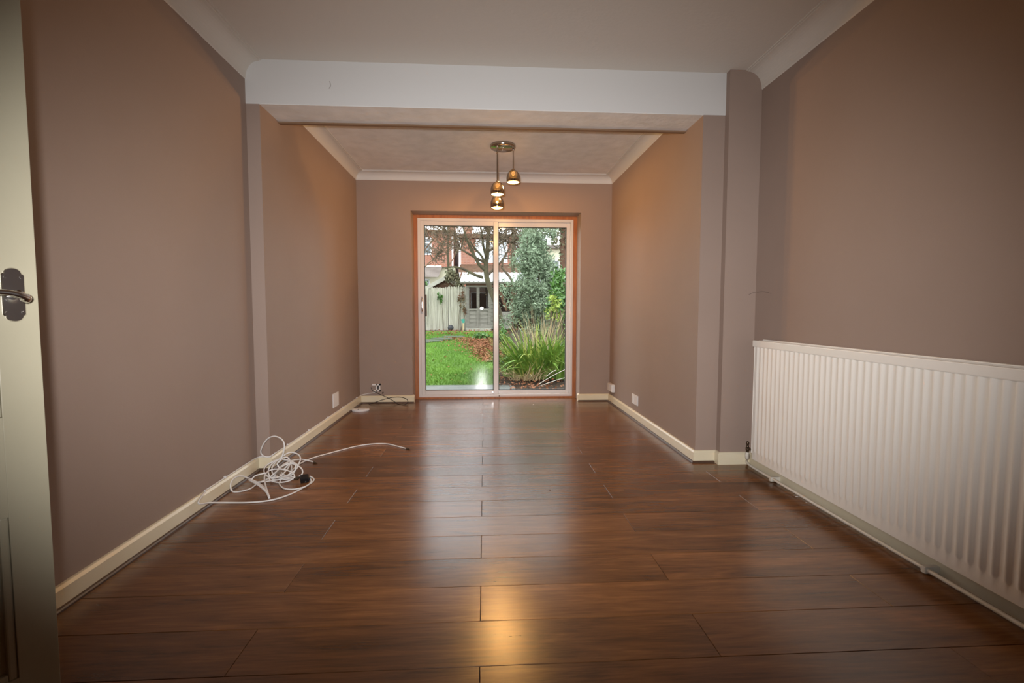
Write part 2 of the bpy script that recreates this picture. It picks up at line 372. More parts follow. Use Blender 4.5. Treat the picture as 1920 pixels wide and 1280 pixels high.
# skirting boards with a chamfered top, dark beading at the foot
SK = [(0, 0), (DT, 0), (DT, ZS - .012), (DT - .008, ZS - .002), (DT - .013, ZS), (0, ZS)]
BD = [(0, 0), (.013, 0), (.012, .006), (.008, .011), (0, .013)]
def skirt(name, runs, label, prof=SK, m='cream', cat='skirting board'):
    bm = bmesh.new()
    for p0, p1, u, m0, m1 in runs: extrude(bm, prof, (*p0, .0), (*p1, .0), (*u, 0), (0, 0, 1), m0, m1)
    struct(obj(name, bm, m), label, cat)
skirt('baseboard_left', [((XL, YF), (XL, YB), (1, 0), 0, 1), ((XL, YB), (XL2, YB), (0, -1), 1, -1), ((XL2, YB), (XL2, YW), (1, 0), -1, 1)], 'cream gloss skirting board along the left wall and around its step')
skirt('baseboard_right', [((XR, YF), (XR, YBOX), (-1, 0), 0, 1), ((XR, YBOX), (XP, YBOX), (0, -1), 1, -1), ((XP, YBOX), (XP, YB), (-1, 0), -1, 1), ((XP, YB), (XR2, YB), (0, -1), 1, -1), ((XR2, YB), (XR2, YW), (-1, 0), -1, 1)], 'cream gloss skirting board along the right wall, boxed corner and nib')
skirt('baseboard_back', [((XL2, YW), (DX0, YW), (0, -1), 1, -1), ((DX0, YW), (DX0, YW + .05), (1, 0), -1, 0), ((DX1, YW), (XR2, YW), (0, -1), -1, 1), ((DX1, YW), (DX1, YW + .05), (-1, 0), -1, 0)], 'two short cream skirting boards either side of the garden doors')
o_ = DT
skirt('trim_7', [((XL + o_, YF), (XL + o_, YB - o_), (1, 0), 0, 1), ((XL + o_, YB - o_), (XL2 + o_, YB - o_), (0, -1), 1, -1), ((XL2 + o_, YB - o_), (XL2 + o_, YW - o_), (1, 0), -1, 1)], 'dark wood beading at the foot of the left skirting board', BD, 'beading', 'beading')
skirt('trim_8', [((XP - o_ - .004, YB - o_), (XR2 - o_, YB - o_), (0, -1), 0, -1), ((XR2 - o_, YB - o_), (XR2 - o_, YW - o_), (-1, 0), -1, 1)], 'dark wood beading at the foot of the right rear skirting board', BD, 'beading', 'beading')
skirt('trim_9', [((XL2 + o_, YW - o_), (DX0 + o_, YW - o_), (0, -1), 1, 0), ((DX1 - o_, YW - o_), (XR2 - o_, YW - o_), (0, -1), 0, 1)], 'dark wood beading at the foot of the end wall skirting boards', BD, 'beading', 'beading')

# ------------------------------------------------------------------ sliding garden doors
gd = empty('door_1', (.137, YD + .05, 0), 'white sliding glass doors in a hardwood frame looking onto the garden', 'door', kind='structure')
bm = bmesh.new(); y0, y1 = YD, YO - .01
fx0, fx1, fz0, fz1 = DX0, DX1, -.005, DZ; t0 = .040
box(bm, fx0, fx0 + t0, y0, y1, fz0, fz1); box(bm, fx1 - t0, fx1, y0, y1, fz0, fz1)
box(bm, fx0 + t0, fx1 - t0, y0, y1, DZ - .032, fz1); box(bm, fx0 + t0, fx1 - t0, y0 - .015, y1, fz0, .016)
obj('timber_frame', bm, 'hardwood', gd)
ax0, ax1, az0, az1 = fx0 + t0, fx1 - t0, .016, DZ - .032
bm = bmesh.new()
a = .030
box(bm, ax0, ax0 + a, y0 + .012, y1, az0, az1, bevel=.002); box(bm, ax1 - a, ax1, y0 + .012, y1, az0, az1, bevel=.002)
box(bm, ax0 + a, ax1 - a, y0 + .012, y1, az1 - .030, az1, bevel=.002); box(bm, ax0 + a, ax1 - a, y0 + .006, y1, az0, az0 + .026, bevel=.002)
obj('outer_frame', bm, 'alu', gd)
def sash(name, x0, x1, ya, yb, wl, wr_, zt, zb):
    z0, z1 = az0 + .026, az1 - .030
    bm = bmesh.new()
    box(bm, x0, x0 + wl, ya, yb, z0, z1, bevel=.004); box(bm, x1 - wr_, x1, ya, yb, z0, z1, bevel=.004)
    box(bm, x0 + wl, x1 - wr_, ya, yb, z1 - zt, z1, bevel=.004); box(bm, x0 + wl, x1 - wr_, ya, yb, z0, z0 + zb, bevel=.004)
    s = obj(name, bm, 'alu', gd)
    gx0, gx1, gz0, gz1 = x0 + wl, x1 - wr_, z0 + zb, z1 - zt; g = .007; ym = (ya + yb) / 2
    bm = bmesh.new(); box(bm, gx0, gx0 + g, ya + .006, yb, gz0, gz1); box(bm, gx1 - g, gx1, ya + .006, yb, gz0, gz1)
    box(bm, gx0 + g, gx1 - g, ya + .006, yb, gz1 - g, gz1); box(bm, gx0 + g, gx1 - g, ya + .006, yb, gz0, gz0 + g)
    k = obj('gasket', bm, 'gasket', gd)
    bm = bmesh.new(); f = [bm.verts.new(p) for p in ((gx0, ym, gz0), (gx1, ym, gz0), (gx1, ym, gz1), (gx0, ym, gz1))]; bm.faces.new(f)
    obj('pane', bm, 'glass', gd)
sash('sliding_sash', ax0 + a, .160, y0 + .020, y0 + .045, .040, .054, .050, .050)
sash('fixed_sash', .130, ax1 - a, y0 + .056, y0 + .082, .034, .040, .052, .042)
# chrome pull, wooden outer grip, small catch
hx = ax0 + a + .010
bm = bmesh.new(); box(bm, hx - .004, hx + .014, y0 + .012, y0 + .022, .975, 1.165, bevel=.003)
h = obj('handle_plate', bm, 'chrome', gd)
obj('pull', T([(hx + .006, y0 + .015, .990), (hx + .008, y0 - .018, 1.01), (hx + .008, y0 - .022, 1.07), (hx + .008, y0 - .018, 1.13), (hx + .006, y0 + .015, 1.15)], .007, 8), 'chrome', gd, True)
obj('grip', B(ax0 + a + .038, ax0 + a + .060, y0 + .046, y0 + .075, .94, 1.19, bevel=.003), 'wood_grip', gd)
obj('catch', B(.085, .105, y0 + .004, y0 + .022, .060, .080, bevel=.003), 'chrome', gd)
obj('catch', B(.166, .174, y0 + .002, y0 + .012, .016, .036, bevel=.001), 'oldbrass', gd)
obj('drip_rail', B(ax0 - .01, ax1 + .01, YO - .02, YO + .06, -.06, .02, bevel=.004), 'alu', gd)

# ------------------------------------------------------------------ open panelled door at the left edge
HX, HY, EX, EY = -1.415, .560, -1.0440, 1.200     # hinge and free edge
ux = Vector((HX - EX, HY - EY, 0)); LW = ux.length; ux.normalize(); un = Vector((-ux.y, ux.x, 0))
if un.dot(Vector((-EX, -EY, 0))) < 0: un = -un
DM = Matrix(((ux.x, un.x, 0, EX), (ux.y, un.y, 0, EY), (0, 0, 1, 0), (0, 0, 0, 1)))   # s along leaf from free edge, n towards the viewer
d1 = empty('door_2', (HX, HY, 0), 'cream painted panel door standing open at the left edge of the room', 'door', kind='structure')
TH = .036
def DB(bm, s0, s1, n0, n1, z0, z1, bevel=0): box(bm, s0, s1, n0, n1, z0, z1, DM, bevel)
ps, pb, pt, pm0, pm1 = .073, .149, .531, .76, 1.80
bm = bmesh.new()
DB(bm, 0, ps, -TH, 0, .012, 1.98, .0015); DB(bm, LW - ps, LW, -TH, 0, .012, 1.98, .0015)
DB(bm, ps, LW - ps, -TH, 0, .012, pb); DB(bm, ps, LW - ps, -TH, 0, pt, pm0); DB(bm, ps, LW - ps, -TH, 0, pm1, 1.98)
obj('leaf', bm, 'door_cream', d1)
for z0, z1 in ((pb, pt), (pm0, pm1)):
    bm = bmesh.new(); DB(bm, ps - .005, LW - ps + .005, -TH + .010, -.016, z0 - .005, z1 + .005); obj('panel', bm, 'door_cream', d1)
    bm = bmesh.new(); mo = .016
    for s0, s1, q0, q1 in ((ps, ps + mo, z0, z1), (LW - ps - mo, LW - ps, z0, z1), (ps + mo, LW - ps - mo, z0, z0 + mo), (ps + mo, LW - ps - mo, z1 - mo, z1)):
        DB(bm, s0, s1, -.017, -.003, q0, q1, .004)
    obj('panel_moulding', bm, 'door_cream', d1)
# lever handle on a shaped plate
def plate_outline(hw, hh):
    pts = []; nk = hh * .74
    pts += [(hw, -nk), (hw, nk), (hw * .86, nk + .003)]
    for i in range(0, 13):
        a_ = i / 12 * PI; pts.append((hw * .78 * math.cos(a_), nk + .003 + (hh - nk - .003) * math.sin(a_)))
    pts += [(-hw * .86, nk + .003), (-hw, nk), (-hw, -nk), (-hw * .86, -nk - .003)]
    for i in range(0, 13):
        a_ = PI + i / 12 * PI; pts.append((hw * .78 * math.cos(a_), -nk - .003 + (hh - nk - .003) * math.sin(a_)))
    pts += [(hw * .86, -nk - .003)]
    return pts
sc_, zc_ = .0425, 1.036
bm = bmesh.new(); ol = plate_outline(.0195, .061)
lo = [bm.verts.new(DM @ Vector((sc_ + a_, 0, zc_ + b_))) for a_, b_ in ol]
mi = [bm.verts.new(DM @ Vector((sc_ + a_, .0025, zc_ + b_))) for a_, b_ in ol]
hi = [bm.verts.new(DM @ Vector((sc_ + a_ * .93, .0045, zc_ + b_ * .975))) for a_, b_ in ol]
n_ = len(ol)
for A_, B_ in ((lo, mi), (mi, hi)):
    for i in range(n_): bm.faces.new((A_[i], A_[(i + 1) % n_], B_[(i + 1) % n_], B_[i]))
bm.faces.new(hi); bm.faces.new(lo[::-1])
hp = obj('handle_plate', bm, 'chrome', d1)
bm = bmesh.new()
tube(bm, [DM @ Vector((sc_ + .002, .003, zc_)), DM @ Vector((sc_ + .002, .018, zc_)), DM @ Vector((sc_ + .002, .040, zc_ + .001))], [.012, .009, .009], 14)
lv = [(.0345, .036, 1.0265), (.0365, .046, 1.0285), (.043, .051, 1.0320), (.056, .052, 1.0370), (.075, .051, 1.0400), (.100, .050, 1.040), (.124, .047, 1.037)]
tube(bm, crspline([DM @ Vector(p) for p in lv], 5), [.0060, .0085, .0100, .0106, .0106, .0104, .0100, .0090, .0080, .0077, .0072, .0072, .007, .007, .007, .0068, .0068, .0068, .0068, .0068, .0068, .0066, .0066, .0064, .0062, .006, .006, .0055, .005, .0045, .003][:len(crspline(lv, 5))], 12)
obj('lever', bm, 'chrome', d1, True)
for sx in (-1, 1):
    for sz in (-1, 1):
        c0 = DM @ Vector((sc_ + sx * .0135, .004, zc_ + sz * .040)); c1 = DM @ Vector((sc_ + sx * .0135, .0066, zc_ + sz * .040))
        bm = bmesh.new(); tube(bm, [c0, c1], [.0034, .0024], 10); obj('screw', bm, 'chrome', d1)
for z in (.25, 1.72):
    bm = bmesh.new(); tube(bm, [(HX - .004, HY - .004, z - .04), (HX - .004, HY - .004, z + .04)], .006, 10); obj('hinge', bm, 'oldbrass', d1)

# ------------------------------------------------------------------ radiator
rad = empty('radiator', (1.70, 2.0, .1), 'long white ribbed panel radiator with grille top on the right wall', 'radiator')
RX0, RX1, RY0, RY1, RZ0, RZ1 = 1.660, 1.728, .985, 2.885, .088, .800
pitch = .0402; prof = []
yy = RY1 - .012
prof.append((RX0 + .012, RY1)); prof.append((RX0 + .004, RY1 - .003))
while yy - pitch > RY0 + .01:
    prof += [(RX0 + .006, yy), (RX0 + .006, yy - .010), (RX0, yy - .017), (RX0 - .0015, yy - .022), (RX0, yy - .027)]
    prof += [(RX0 + .006, yy - .034)]
    yy -= pitch
prof += [(RX0 + .006, yy), (RX0 + .012, RY0)]
bm = bmesh.new()
def sheet(zs, flat):
    rows = []
    for z, f in zip(zs, flat):
        rows.append([bm.verts.new((x * (1 - f) + (RX0 + .005) * f if 0 < i < len(prof) - 1 else x, y_, z)) for i, (x, y_) in enumerate(prof)])
    for a_, b_ in zip(rows, rows[1:]):
        for i in range(len(prof) - 1): bm.faces.new((a_[i], a_[i + 1], b_[i + 1], b_[i]))
sheet([RZ0, RZ0 + .004, RZ0 + .040, RZ0 + .056, RZ1 - .016, RZ1 - .006, RZ1 + .005], [1, 1, 1, 0, 0, 1, 1])
fp = obj('front_panel', bm, 'radiator', rad, True)
bm = bmesh.new(); box(bm, RX1 - .012, RX1, RY0 + .01, RY1 - .01, RZ0, RZ1, bevel=.004); obj('rear_panel', bm, 'radiator', rad)
bm = bmesh.new(); box(bm, RX0 + .006, RX0 + .012, RY0, RY1, RZ0 - .006, RZ0 + .004); obj('bottom_lip', bm, 'radiator', rad)
bm = bmesh.new(); box(bm, RX0 + .002, RX1 + .004, RY1 - .004, RY1 + .004, RZ0 + .03, RZ1 + .005, bevel=.002); obj('side_panel', bm, 'radiator', rad)
bm = bmesh.new(); box(bm, RX0 + .002, RX1 + .004, RY0 - .004, RY0 + .004, RZ0 + .03, RZ1 + .005, bevel=.002); obj('side_panel', bm, 'radiator', rad)
bm = bmesh.new(); box(bm, RX0 - .006, RX0 + .008, RY0 - .006, RY1 + .010, .783, .824, bevel=.005); gt = obj('top_grille', bm, 'radiator', rad)
bm = bmesh.new(); box(bm, RX1 - .008, RX1 + .006, RY0 - .006, RY1 + .010, .783, .828, bevel=.003); box(bm, RX0 + .028, RX0 + .034, RY0, RY1, .812, .823); box(bm, RX0 + .048, RX0 + .054, RY0, RY1, .812, .823)
yy = RY1
while yy > RY0: box(bm, RX0 + .008, RX1 - .008, yy - .004, yy, .810, .821); yy -= .03
obj('grille_bars', bm, 'radiator', rad)
for yb_ in (RY1 - .25, RY0 + .25):
    bm = bmesh.new(); box(bm, RX1, XR, yb_ - .02, yb_ + .02, .2, .7); obj('wall_bracket', bm, 'radiator', rad)
# lockshield valve and its tail
vx, vy = 1.664, 2.930
bm = bmesh.new(); lathe(bm, [(0, -.022), (.008, -.022), (.009, -.008), (.011, -.006), (.011, .010), (.008, .012), (.0065, .030), (.0085, .032), (.0085, .046), (.003, .050), (0, .050)], (vx, vy, .130), 14)
tube(bm, [(vx, vy, .138), (vx + .004, RY1, .138)], .008, 10); vb = obj('valve', bm, 'oldbrass', rad, True)
bm = bmesh.new(); tube(bm, crspline([(vx, vy, .110), (vx - .001, vy + .002, .085), (vx + .006, vy + .012, .068), (vx + .03, vy + .045, .062), (vx + .055, vy + .085, .062)], 5), .0115, 12)
obj('pipe_elbow', bm, 'pipe', rad, True)

pp = [(1.712, YBOX - .022, .024), (1.700, 2.985, .021), (1.692, 2.90, .018), (1.690, 2.6, .018), (1.688, 2.2, .017), (1.685, 1.7, .017), (1.683, 1.2, .017), (1.682, .9, .017), (1.682, YF + .01, .017)]
pipe = tag(obj('heating_pipe', T(pp, .0085, 10, 6), 'pipe', None, True), 'thin white painted heating pipe on the floor beneath the radiator', 'pipe')
for yc in (2.70, 1.70):
    bm = bmesh.new(); x_ = 1.6875 if yc > 2 else 1.685; box(bm, x_ - .013, x_ + .047, yc - .010, yc + .010, .004, .0305, bevel=.003); obj('pipe_clip', bm, 'pipe', pipe)

# ------------------------------------------------------------------ pendant light
PX, PY = .1685, 4.395
pl = empty('pendant_light', (PX, PY, ZC2), 'chrome three-lamp cluster pendant with small lit dome shades', 'ceiling light')
obj('canopy', LT([(0, 0), (.112, 0), (.114, -.006), (.114, -.020), (.108, -.027), (.02, -.030), (0, -.030)], (PX, PY, ZC2), 40), 'brass_chrome', pl, True)
for k_, (dx, dy) in enumerate(((0, -.028), (0, .03))): obj('canopy_screw', LT([(.006, 0), (.006, -.004), (.003, -.008), (0, -.009)], (PX + dx, PY + dy, ZC2 - .029), 10), 'chrome', pl, True)
for (dx, dy, ztop) in ((-.051, -.075, 2.136), (.092, .0, 2.262), (-.049, .085, 2.054)):
    px_, py_ = PX + dx, PY + dy
    rod = obj('rod', LT([(.0045, ZC2 - .028 - ztop), (.0045, 0)], (px_, py_, ztop), 10), 'brass_chrome', pl, True)
    obj('rod_collar', LT([(0, 0), (.009, 0), (.009, -.018), (.0045, -.020)], (px_, py_, ZC2 - .028), 12), 'chrome', rod, True)
    dome = [(.006, .006), (.012, .004), (.014, -.004)]
    for i in range(1, 12):
        a_ = i / 11 * 1.98
        dome.append((.0605 * math.sin(a_ * .97) ** .9 if a_ < PI / 2 else .0605 * math.cos((a_ - PI / 2) * .95), -.004 - .062 * (1 - math.cos(a_ * .97)) * 1.35))
    zb_ = dome[-1][1]; rb_ = dome[-1][0]
    inner = [(max(r - .003, .004), z + .0) for r, z in dome[::-1]]
    sh = obj('shade', LT(dome, (px_, py_, ztop), 32), 'smoked', pl, True)
    obj('bulb', LT([(0, zb_ + .010), (rb_ * .8, zb_ + .009), (rb_ * .93, zb_ + .004), (rb_ * .7, zb_ - .001), (0, zb_ - .003)], (px_, py_, ztop), 24), 'bulb', sh, True)
    obj('bulb_tip', LT([(0, zb_ + .004), (.013, zb_ - .001), (.009, zb_ - .004), (0, zb_ - .006)], (px_, py_, ztop), 14), 'bulb_core', sh, True)
    bl_ = lamp('pendant_bulb_light', 'POINT', (px_, py_, ztop + zb_ - .0145), PENDANT_E, PENDANT_C, shadow_soft_size=.007)
    bl_.parent = pl; bl_.matrix_parent_inverse = Matrix.Translation(-world_loc(pl))

# ------------------------------------------------------------------ sockets and plates
def wall_plate(name, label, cat, c, size, axis, sgn, m='plastic'):
    e_ = empty(name, c, label, cat); sx, sz = size; t_ = .009
    bm = bmesh.new()
    if axis == 'x': box(bm, *sorted((c[0], c[0] + sgn * t_)), c[1] - sx / 2, c[1] + sx / 2, c[2] - sz / 2, c[2] + sz / 2, bevel=.002)
    else: box(bm, c[0] - sx / 2, c[0] + sx / 2, *sorted((c[1], c[1] + sgn * t_)), c[2] - sz / 2, c[2] + sz / 2, bevel=.002)
    obj('faceplate', bm, m, e_)
    return e_
e_ = wall_plate('blank_plate', 'white square blanking plate low on the left wall beyond the beam', 'wall plate', (XL2, 4.440, .197), (.160, .125), 'x', 1)
for dy in (-.06, .06): obj('screw', B(XL2 + .0085, XL2 + .0105, 4.440 + dy - .003, 4.440 + dy + .003, .194, .200), 'plastic', e_)
e_ = wall_plate('power_socket', 'white double power socket on the right wall above the rear skirting', 'socket', (XR2, 4.375, .184), (.170, .090), 'x', -1)
for dy in (-.045, .045): obj('socket_face', B(XR2 - .0115, XR2 - .0085, 4.375 + dy - .03, 4.375 + dy + .03, .150, .216, bevel=.001), 'plastic', e_)
bx = empty('junction_box', (XR2, 5.17, .172), 'small white surface box in the rear right corner above skirting', 'socket')
obj('back_box', B(XR2 - .030, XR2, 5.08, 5.26, .130, .212, bevel=.004), 'plastic', bx); obj('faceplate', B(XR2 - .037, XR2 - .029, 5.083, 5.257, .132, .210, bevel=.003), 'plastic', bx)
so = at(706.5, 726, YW); sk = empty('aerial_socket', (so.x, YW, so.z), 'white wall socket with dark openings left of the garden doors', 'socket')
x0, x1, z0, z1 = so.x - .043, so.x + .043, so.z - .042, so.z + .042
bm = bmesh.new(); t_ = .006
box(bm, x0, x1, YW - .030, YW, z1 - .016, z1); box(bm, x0 + .012, x1, YW - .030, YW, z0, z0 + .016); box(bm, x1 - .012, x1, YW - .030, YW, z0, z1); box(bm, so.x - .002, so.x + .008, YW - .030, YW, z0, z1)
obj('frame', bm, 'plastic', sk)
obj('recess', B(x0 + .002, x1 - .004, YW - .012, YW - .0005, z0 + .004, z1 - .004), 'taupe', sk)
obj('switch', B(so.x + .012, so.x + .030, YW - .028, YW - .010, so.z - .014, so.z + .018), 'plastic_shade', sk)

# ------------------------------------------------------------------ cables
CR = .0042
def connector(p, d, parent, ln=.03):
    d = Vector(d).normalized(); bm = bmesh.new(); p = Vector(p)
    tube(bm, [p, p + d * ln * .4], .0066, 10); tube(bm, [p + d * ln * .4, p + d * ln * .9], .0052, 10); tube(bm, [p + d * ln * .9, p + d * (ln + .008)], .0016, 6)
    return obj('connector', bm, 'oldbrass', parent, True)
# clipped cable along the skirting top
zt = ZS + CR * .9
sp = [(XL + .007, 2.50, zt), (XL + .007, 2.8, zt), (XL + .007, 3.0, zt), (XL + .012, 3.062, zt), (XL + .030, YB - .010, zt), (XL2 - .01, YB - .008, zt), (XL2 + .004, YB + .005, zt + .002), (XL2 + .007, 3.3, zt), (XL2 + .007, 3.6, zt), (XL2 + .007, 4.0, zt), (XL2 + .007, 4.5, zt), (XL2 + .007, 5.0, zt), (XL2 + .008, 5.25, zt), (XL2 + .02, 5.292, zt + .006), (-1.27, 5.300, zt + .02), (-1.20, 5.300, zt + .030), (so.x - .02, 5.298, so.z - .055), (so.x - .006, 5.296, so.z - .036)]
skc = tag(obj('skirting_cable', T(sp, .0038, 8, 6), 'cable', None, True), 'thin white cable clipped along the top of the left skirting to the socket', 'cable')
for yc in (3.35, 3.75, 4.2, 4.65, 5.15, 2.7):
    xx = (XL if yc < YB else XL2)
    bm = bmesh.new(); box(bm, xx, xx + .014, yc - .005, yc + .005, zt - .003, zt + .009, bevel=.002); obj('cable_clip', bm, 'plastic', skc)
# heap of coax
heap = empty('coax_cable', (-1.22, 2.93, 0), 'heap of tangled white coaxial cable on the floor under the beam end', 'cable')
pts = []
rnd = random.Random(9)
for i in range(44):
    a_ = i * .62; tn = i / 44
    rx_, ry_ = .070 + .030 * math.sin(i * .37), .060 + .035 * math.sin(i * .23 + 1)
    pts.append(Vector((-1.215 + .028 * math.sin(i * .19) + rx_ * math.cos(a_), 2.945 + .03 * math.cos(i * .11) + ry_ * math.sin(a_), max(.006, .050 + .012 * math.sin(i * .29) + (.040 + .016 * math.sin(i * .41)) * math.sin(a_ + .35 * math.sin(i * .13)) + rnd.uniform(-.004, .004)))))
pts += [at(530, 880, 2.96), at(520, 870, 2.96), at(527, 860, 2.97), at(533, 840, 2.98), at(530, 825, 2.99), at(516, 817.5, 3.0), at(502, 822, 3.01), at(492, 836, 3.02), at(489, 848, 3.03), at(495, 855, 3.04), at(506, 856, 3.05), at(516, 849, 3.055)]
obj('coil', T(pts, CR, 7, 5), 'cable', heap, True)
lp = [at(520, 892, 2.93), at(498, 899, 2.88), at(480, 912, 2.80), at(470, 923, 2.74), at(452, 928, 2.70), at(436, 921, 2.70), at(430, 908, 2.72), at(437, 896, 2.76), at(452, 892, 2.80), at(468, 897, 2.84), at(484, 905, 2.82), at(497, 918, 2.74), at(504, 934, 2.60)]
lp = [Vector((max(p.x, XL + .024), p.y, max(p.z, .005))) for p in lp]
obj('loop', T(lp, CR, 7, 6), 'cable', heap, True)
tw = [fl_at(466, 898, .055), fl_at(485, 909, .045), fl_at(498, 920, .03), fl_at(503, 928, .018), fl_at(505, 934, .008)]
obj('twin_end', T(tw, [.0062] * 25, 8, 6), 'cable', heap, True)
l3 = [fl_at(505, 932, .010), fl_at(498, 910, .03), fl_at(496, 893, .05), fl_at(505, 882, .06), fl_at(525, 879, .065), fl_at(545, 884, .05), fl_at(552, 893, .03), fl_at(542, 901, .014), fl_at(522, 904, .008), fl_at(505, 898, .02), fl_at(518, 884, .05), fl_at(536, 869, .055), fl_at(546, 872, .05), fl_at(544, 886, .03), fl_at(530, 897, .015), fl_at(508, 901, .01), fl_at(490, 903, .01), fl_at(472, 903, .02), fl_at(478, 892, .05), fl_at(500, 886, .06)]
l3 = [Vector((max(p.x, XL + .024), p.y, p.z)) for p in l3]
obj('loop', T(l3, CR, 7, 6), 'cable', heap, True)
e1 = [fl_at(520, 880, .05), fl_at(532, 870, .045), fl_at(548, 863, .035), fl_at(566, 861, .02), fl_at(582, 864, .010), fl_at(588, 866, .007)]
obj('tail', T(e1, CR, 8, 6), 'cable', heap, True); connector(e1[-1], e1[-1] - e1[-2], heap)
# long loose lead
e2 = [fl_at(540, 893, .02), fl_at(546, 884, .02), fl_at(552, 877, .012), fl_at(566, 867, .005), fl_at(590, 857, .005), fl_at(630, 846, .005), fl_at(670, 836, .005), fl_at(700, 832, .005), fl_at(726, 832, .005), fl_at(748, 837, .005), fl_at(762, 840.5, .005)]
ld = empty('aerial_lead', e2[5], 'white aerial lead trailing across the floor from the cable heap, plug end loose', 'cable')
obj('lead', T(e2, CR, 8, 8), 'cable', ld, True); connector(e2[-1], e2[-1] - e2[-2], ld, .036)
# front lead with black adapter plug
e3 = [(XL + .008, 2.52, zt), fl_at(372, 942.5, .066), fl_at(395, 942, .035), fl_at(425, 942, .008), fl_at(470, 941.5, .005), fl_at(510, 937, .005), fl_at(545, 926, .005), fl_at(572, 912, .005), fl_at(586, 903, .006), fl_at(588, 897, .010), fl_at(581, 892.5, .018)]
pw = empty('adapter_lead', (-1.1, 2.8, 0), 'white lead curving off the skirting to a black plug by the heap', 'cable')
obj('lead', T(e3, CR, 8, 8), 'cable', pw, True)
e4 = [fl_at(581, 896, .018), fl_at(583, 903, .006), fl_at(572, 912, .0125), fl_at(550, 917, .005), fl_at(532, 915, .005), fl_at(524, 907, .005), fl_at(526, 900, .012)]
obj('lead', T(e4, CR, 8, 7), 'cable', pw, True)
pc = fl_at(571, 897, .022)
bm = bmesh.new(); box(bm, -.024, .024, -.020, .020, -.018, .018, Matrix.Translation(pc) @ Matrix.Rotation(.5, 4, 'Z') @ Matrix.Rotation(.4, 4, 'X'), bevel=.007)
ad = obj('plug', bm, 'black', pw)
for q in ((-.03, .012), (-.03, -.012)):
    c0 = pc + Vector((q[0], q[1], .004)); bm = bmesh.new(); tube(bm, [c0, c0 + Vector((-.016, 0, .0))], .0056, 10); tube(bm, [c0 + Vector((-.016, 0, 0)), c0 + Vector((-.026, 0, 0))], .0044, 10); obj('socket_end', bm, 'oldbrass', ad)
    obj('lead', T([c0 + Vector((-.024, 0, 0)), c0 + Vector((-.06, .01, .004)), c0 + Vector((-.10, .03, .004)), c0 + Vector((-.13, .06, .01))], CR, 7), 'cable', pw, True)
bm = bmesh.new(); tube(bm, [pc + Vector((.008, -.004, -.012)), pc + Vector((.008, -.010, -.0215))], .010, 12); obj('plug_boss', bm, 'black', ad, True)
bm = bmesh.new(); tube(bm, [pc + Vector((.018, .0, 0)), pc + Vector((.032, .002, -.002))], .010, 12); obj('plug_boss', bm, 'black', ad, True)

# dark lead by the rear wall
b1 = [at(696, 726, 5.27), at(699, 732, 5.265), at(711, 738.5, 5.26), at(724, 744, 5.25), at(737, 751, 5.24), fl_at(746, 757, .004), fl_at(758, 758.5, .004), at(764, 754.5, 5.2), at(763, 748.5, 5.22), at(752, 744.5, 5.24), at(738, 744.5, 5.25), at(722, 748, 5.26), at(706, 753, 5.25), fl_at(692, 757.5, .004)]
b1 = [Vector((p.x, min(p.y, 5.285), max(p.z, .004))) for p in b1]
bl = tag(obj('dark_lead', T(b1, .0036, 8, 7), 'cable_dark', None, True), 'dark brown lead looped against the skirting left of the garden doors', 'cable')
bm = bmesh.new(); p_ = at(717.5, 737, 5.290); tube(bm, [p_, p_ + Vector((0, .020, .006))], .006, 10)
tag(obj('wall_plug', bm, 'cable_dark', None, True), 'tiny dark cable stub sticking out below the aerial socket', 'cable')
# white curved unit on the floor in the corner
uc = fl_at(675, 770, 0)
ut = empty('phone_base', (uc.x, uc.y, 0), 'small flat white plastic unit lying on the floor in the rear left corner', 'device')
bm = bmesh.new(); a0 = []
for i in range(15):
    a_ = PI + i / 14 * PI; a0.append((uc.x + .088 * math.cos(a_), uc.y + .020 + .075 * math.sin(a_)))
a0 += [(uc.x + .080, uc.y + .05), (uc.x - .075, uc.y + .05)]
prism(bm, a0, .0, .020); bmesh.ops.bevel(bm, geom=[e for e in bm.edges], offset=.004, segments=2, affect='EDGES'); obj('case', bm, 'plastic', ut)
obj('rim', B(uc.x - .055, uc.x + .055, uc.y - .025, uc.y + .04, .0195, .0225, bevel=.001), 'plastic', ut)
obj('lens', LT([(0, .004), (.005, .003), (.006, 0)], (uc.x - .01, uc.y - .03, .0198), 10), 'plastic_shade', ut)
# crumbs of paint on the floor under the radiator
for u_, v_, s_ in ((1494, 931, .007), (1512, 942, .004), (1000, 758.5, .006), (1031, 919, .005)):
    p_ = fl_at(u_, v_, 0); bm = bmesh.new(); bmesh.ops.create_icosphere(bm, subdivisions=1, radius=s_, matrix=Matrix.Translation(p_ + Vector((0, 0, s_ * .25))) @ Matrix.Diagonal((1.3, .8, .28, 1)))
    if u_ > 1400: tag(obj('plaster_crumb', bm, 'plastic'), ('larger' if s_ > .006 else 'smaller') + ' pale plaster crumb on the floor in front of the radiator pipe', 'crumb')
    else: tag(obj('floor_speck', bm, 'plastic' if v_ < 800 else 'brownwood'), ('tiny white speck on the floor before the right garden door' if v_ < 800 else 'tiny dark speck in the middle of the shiny floor'), 'speck')

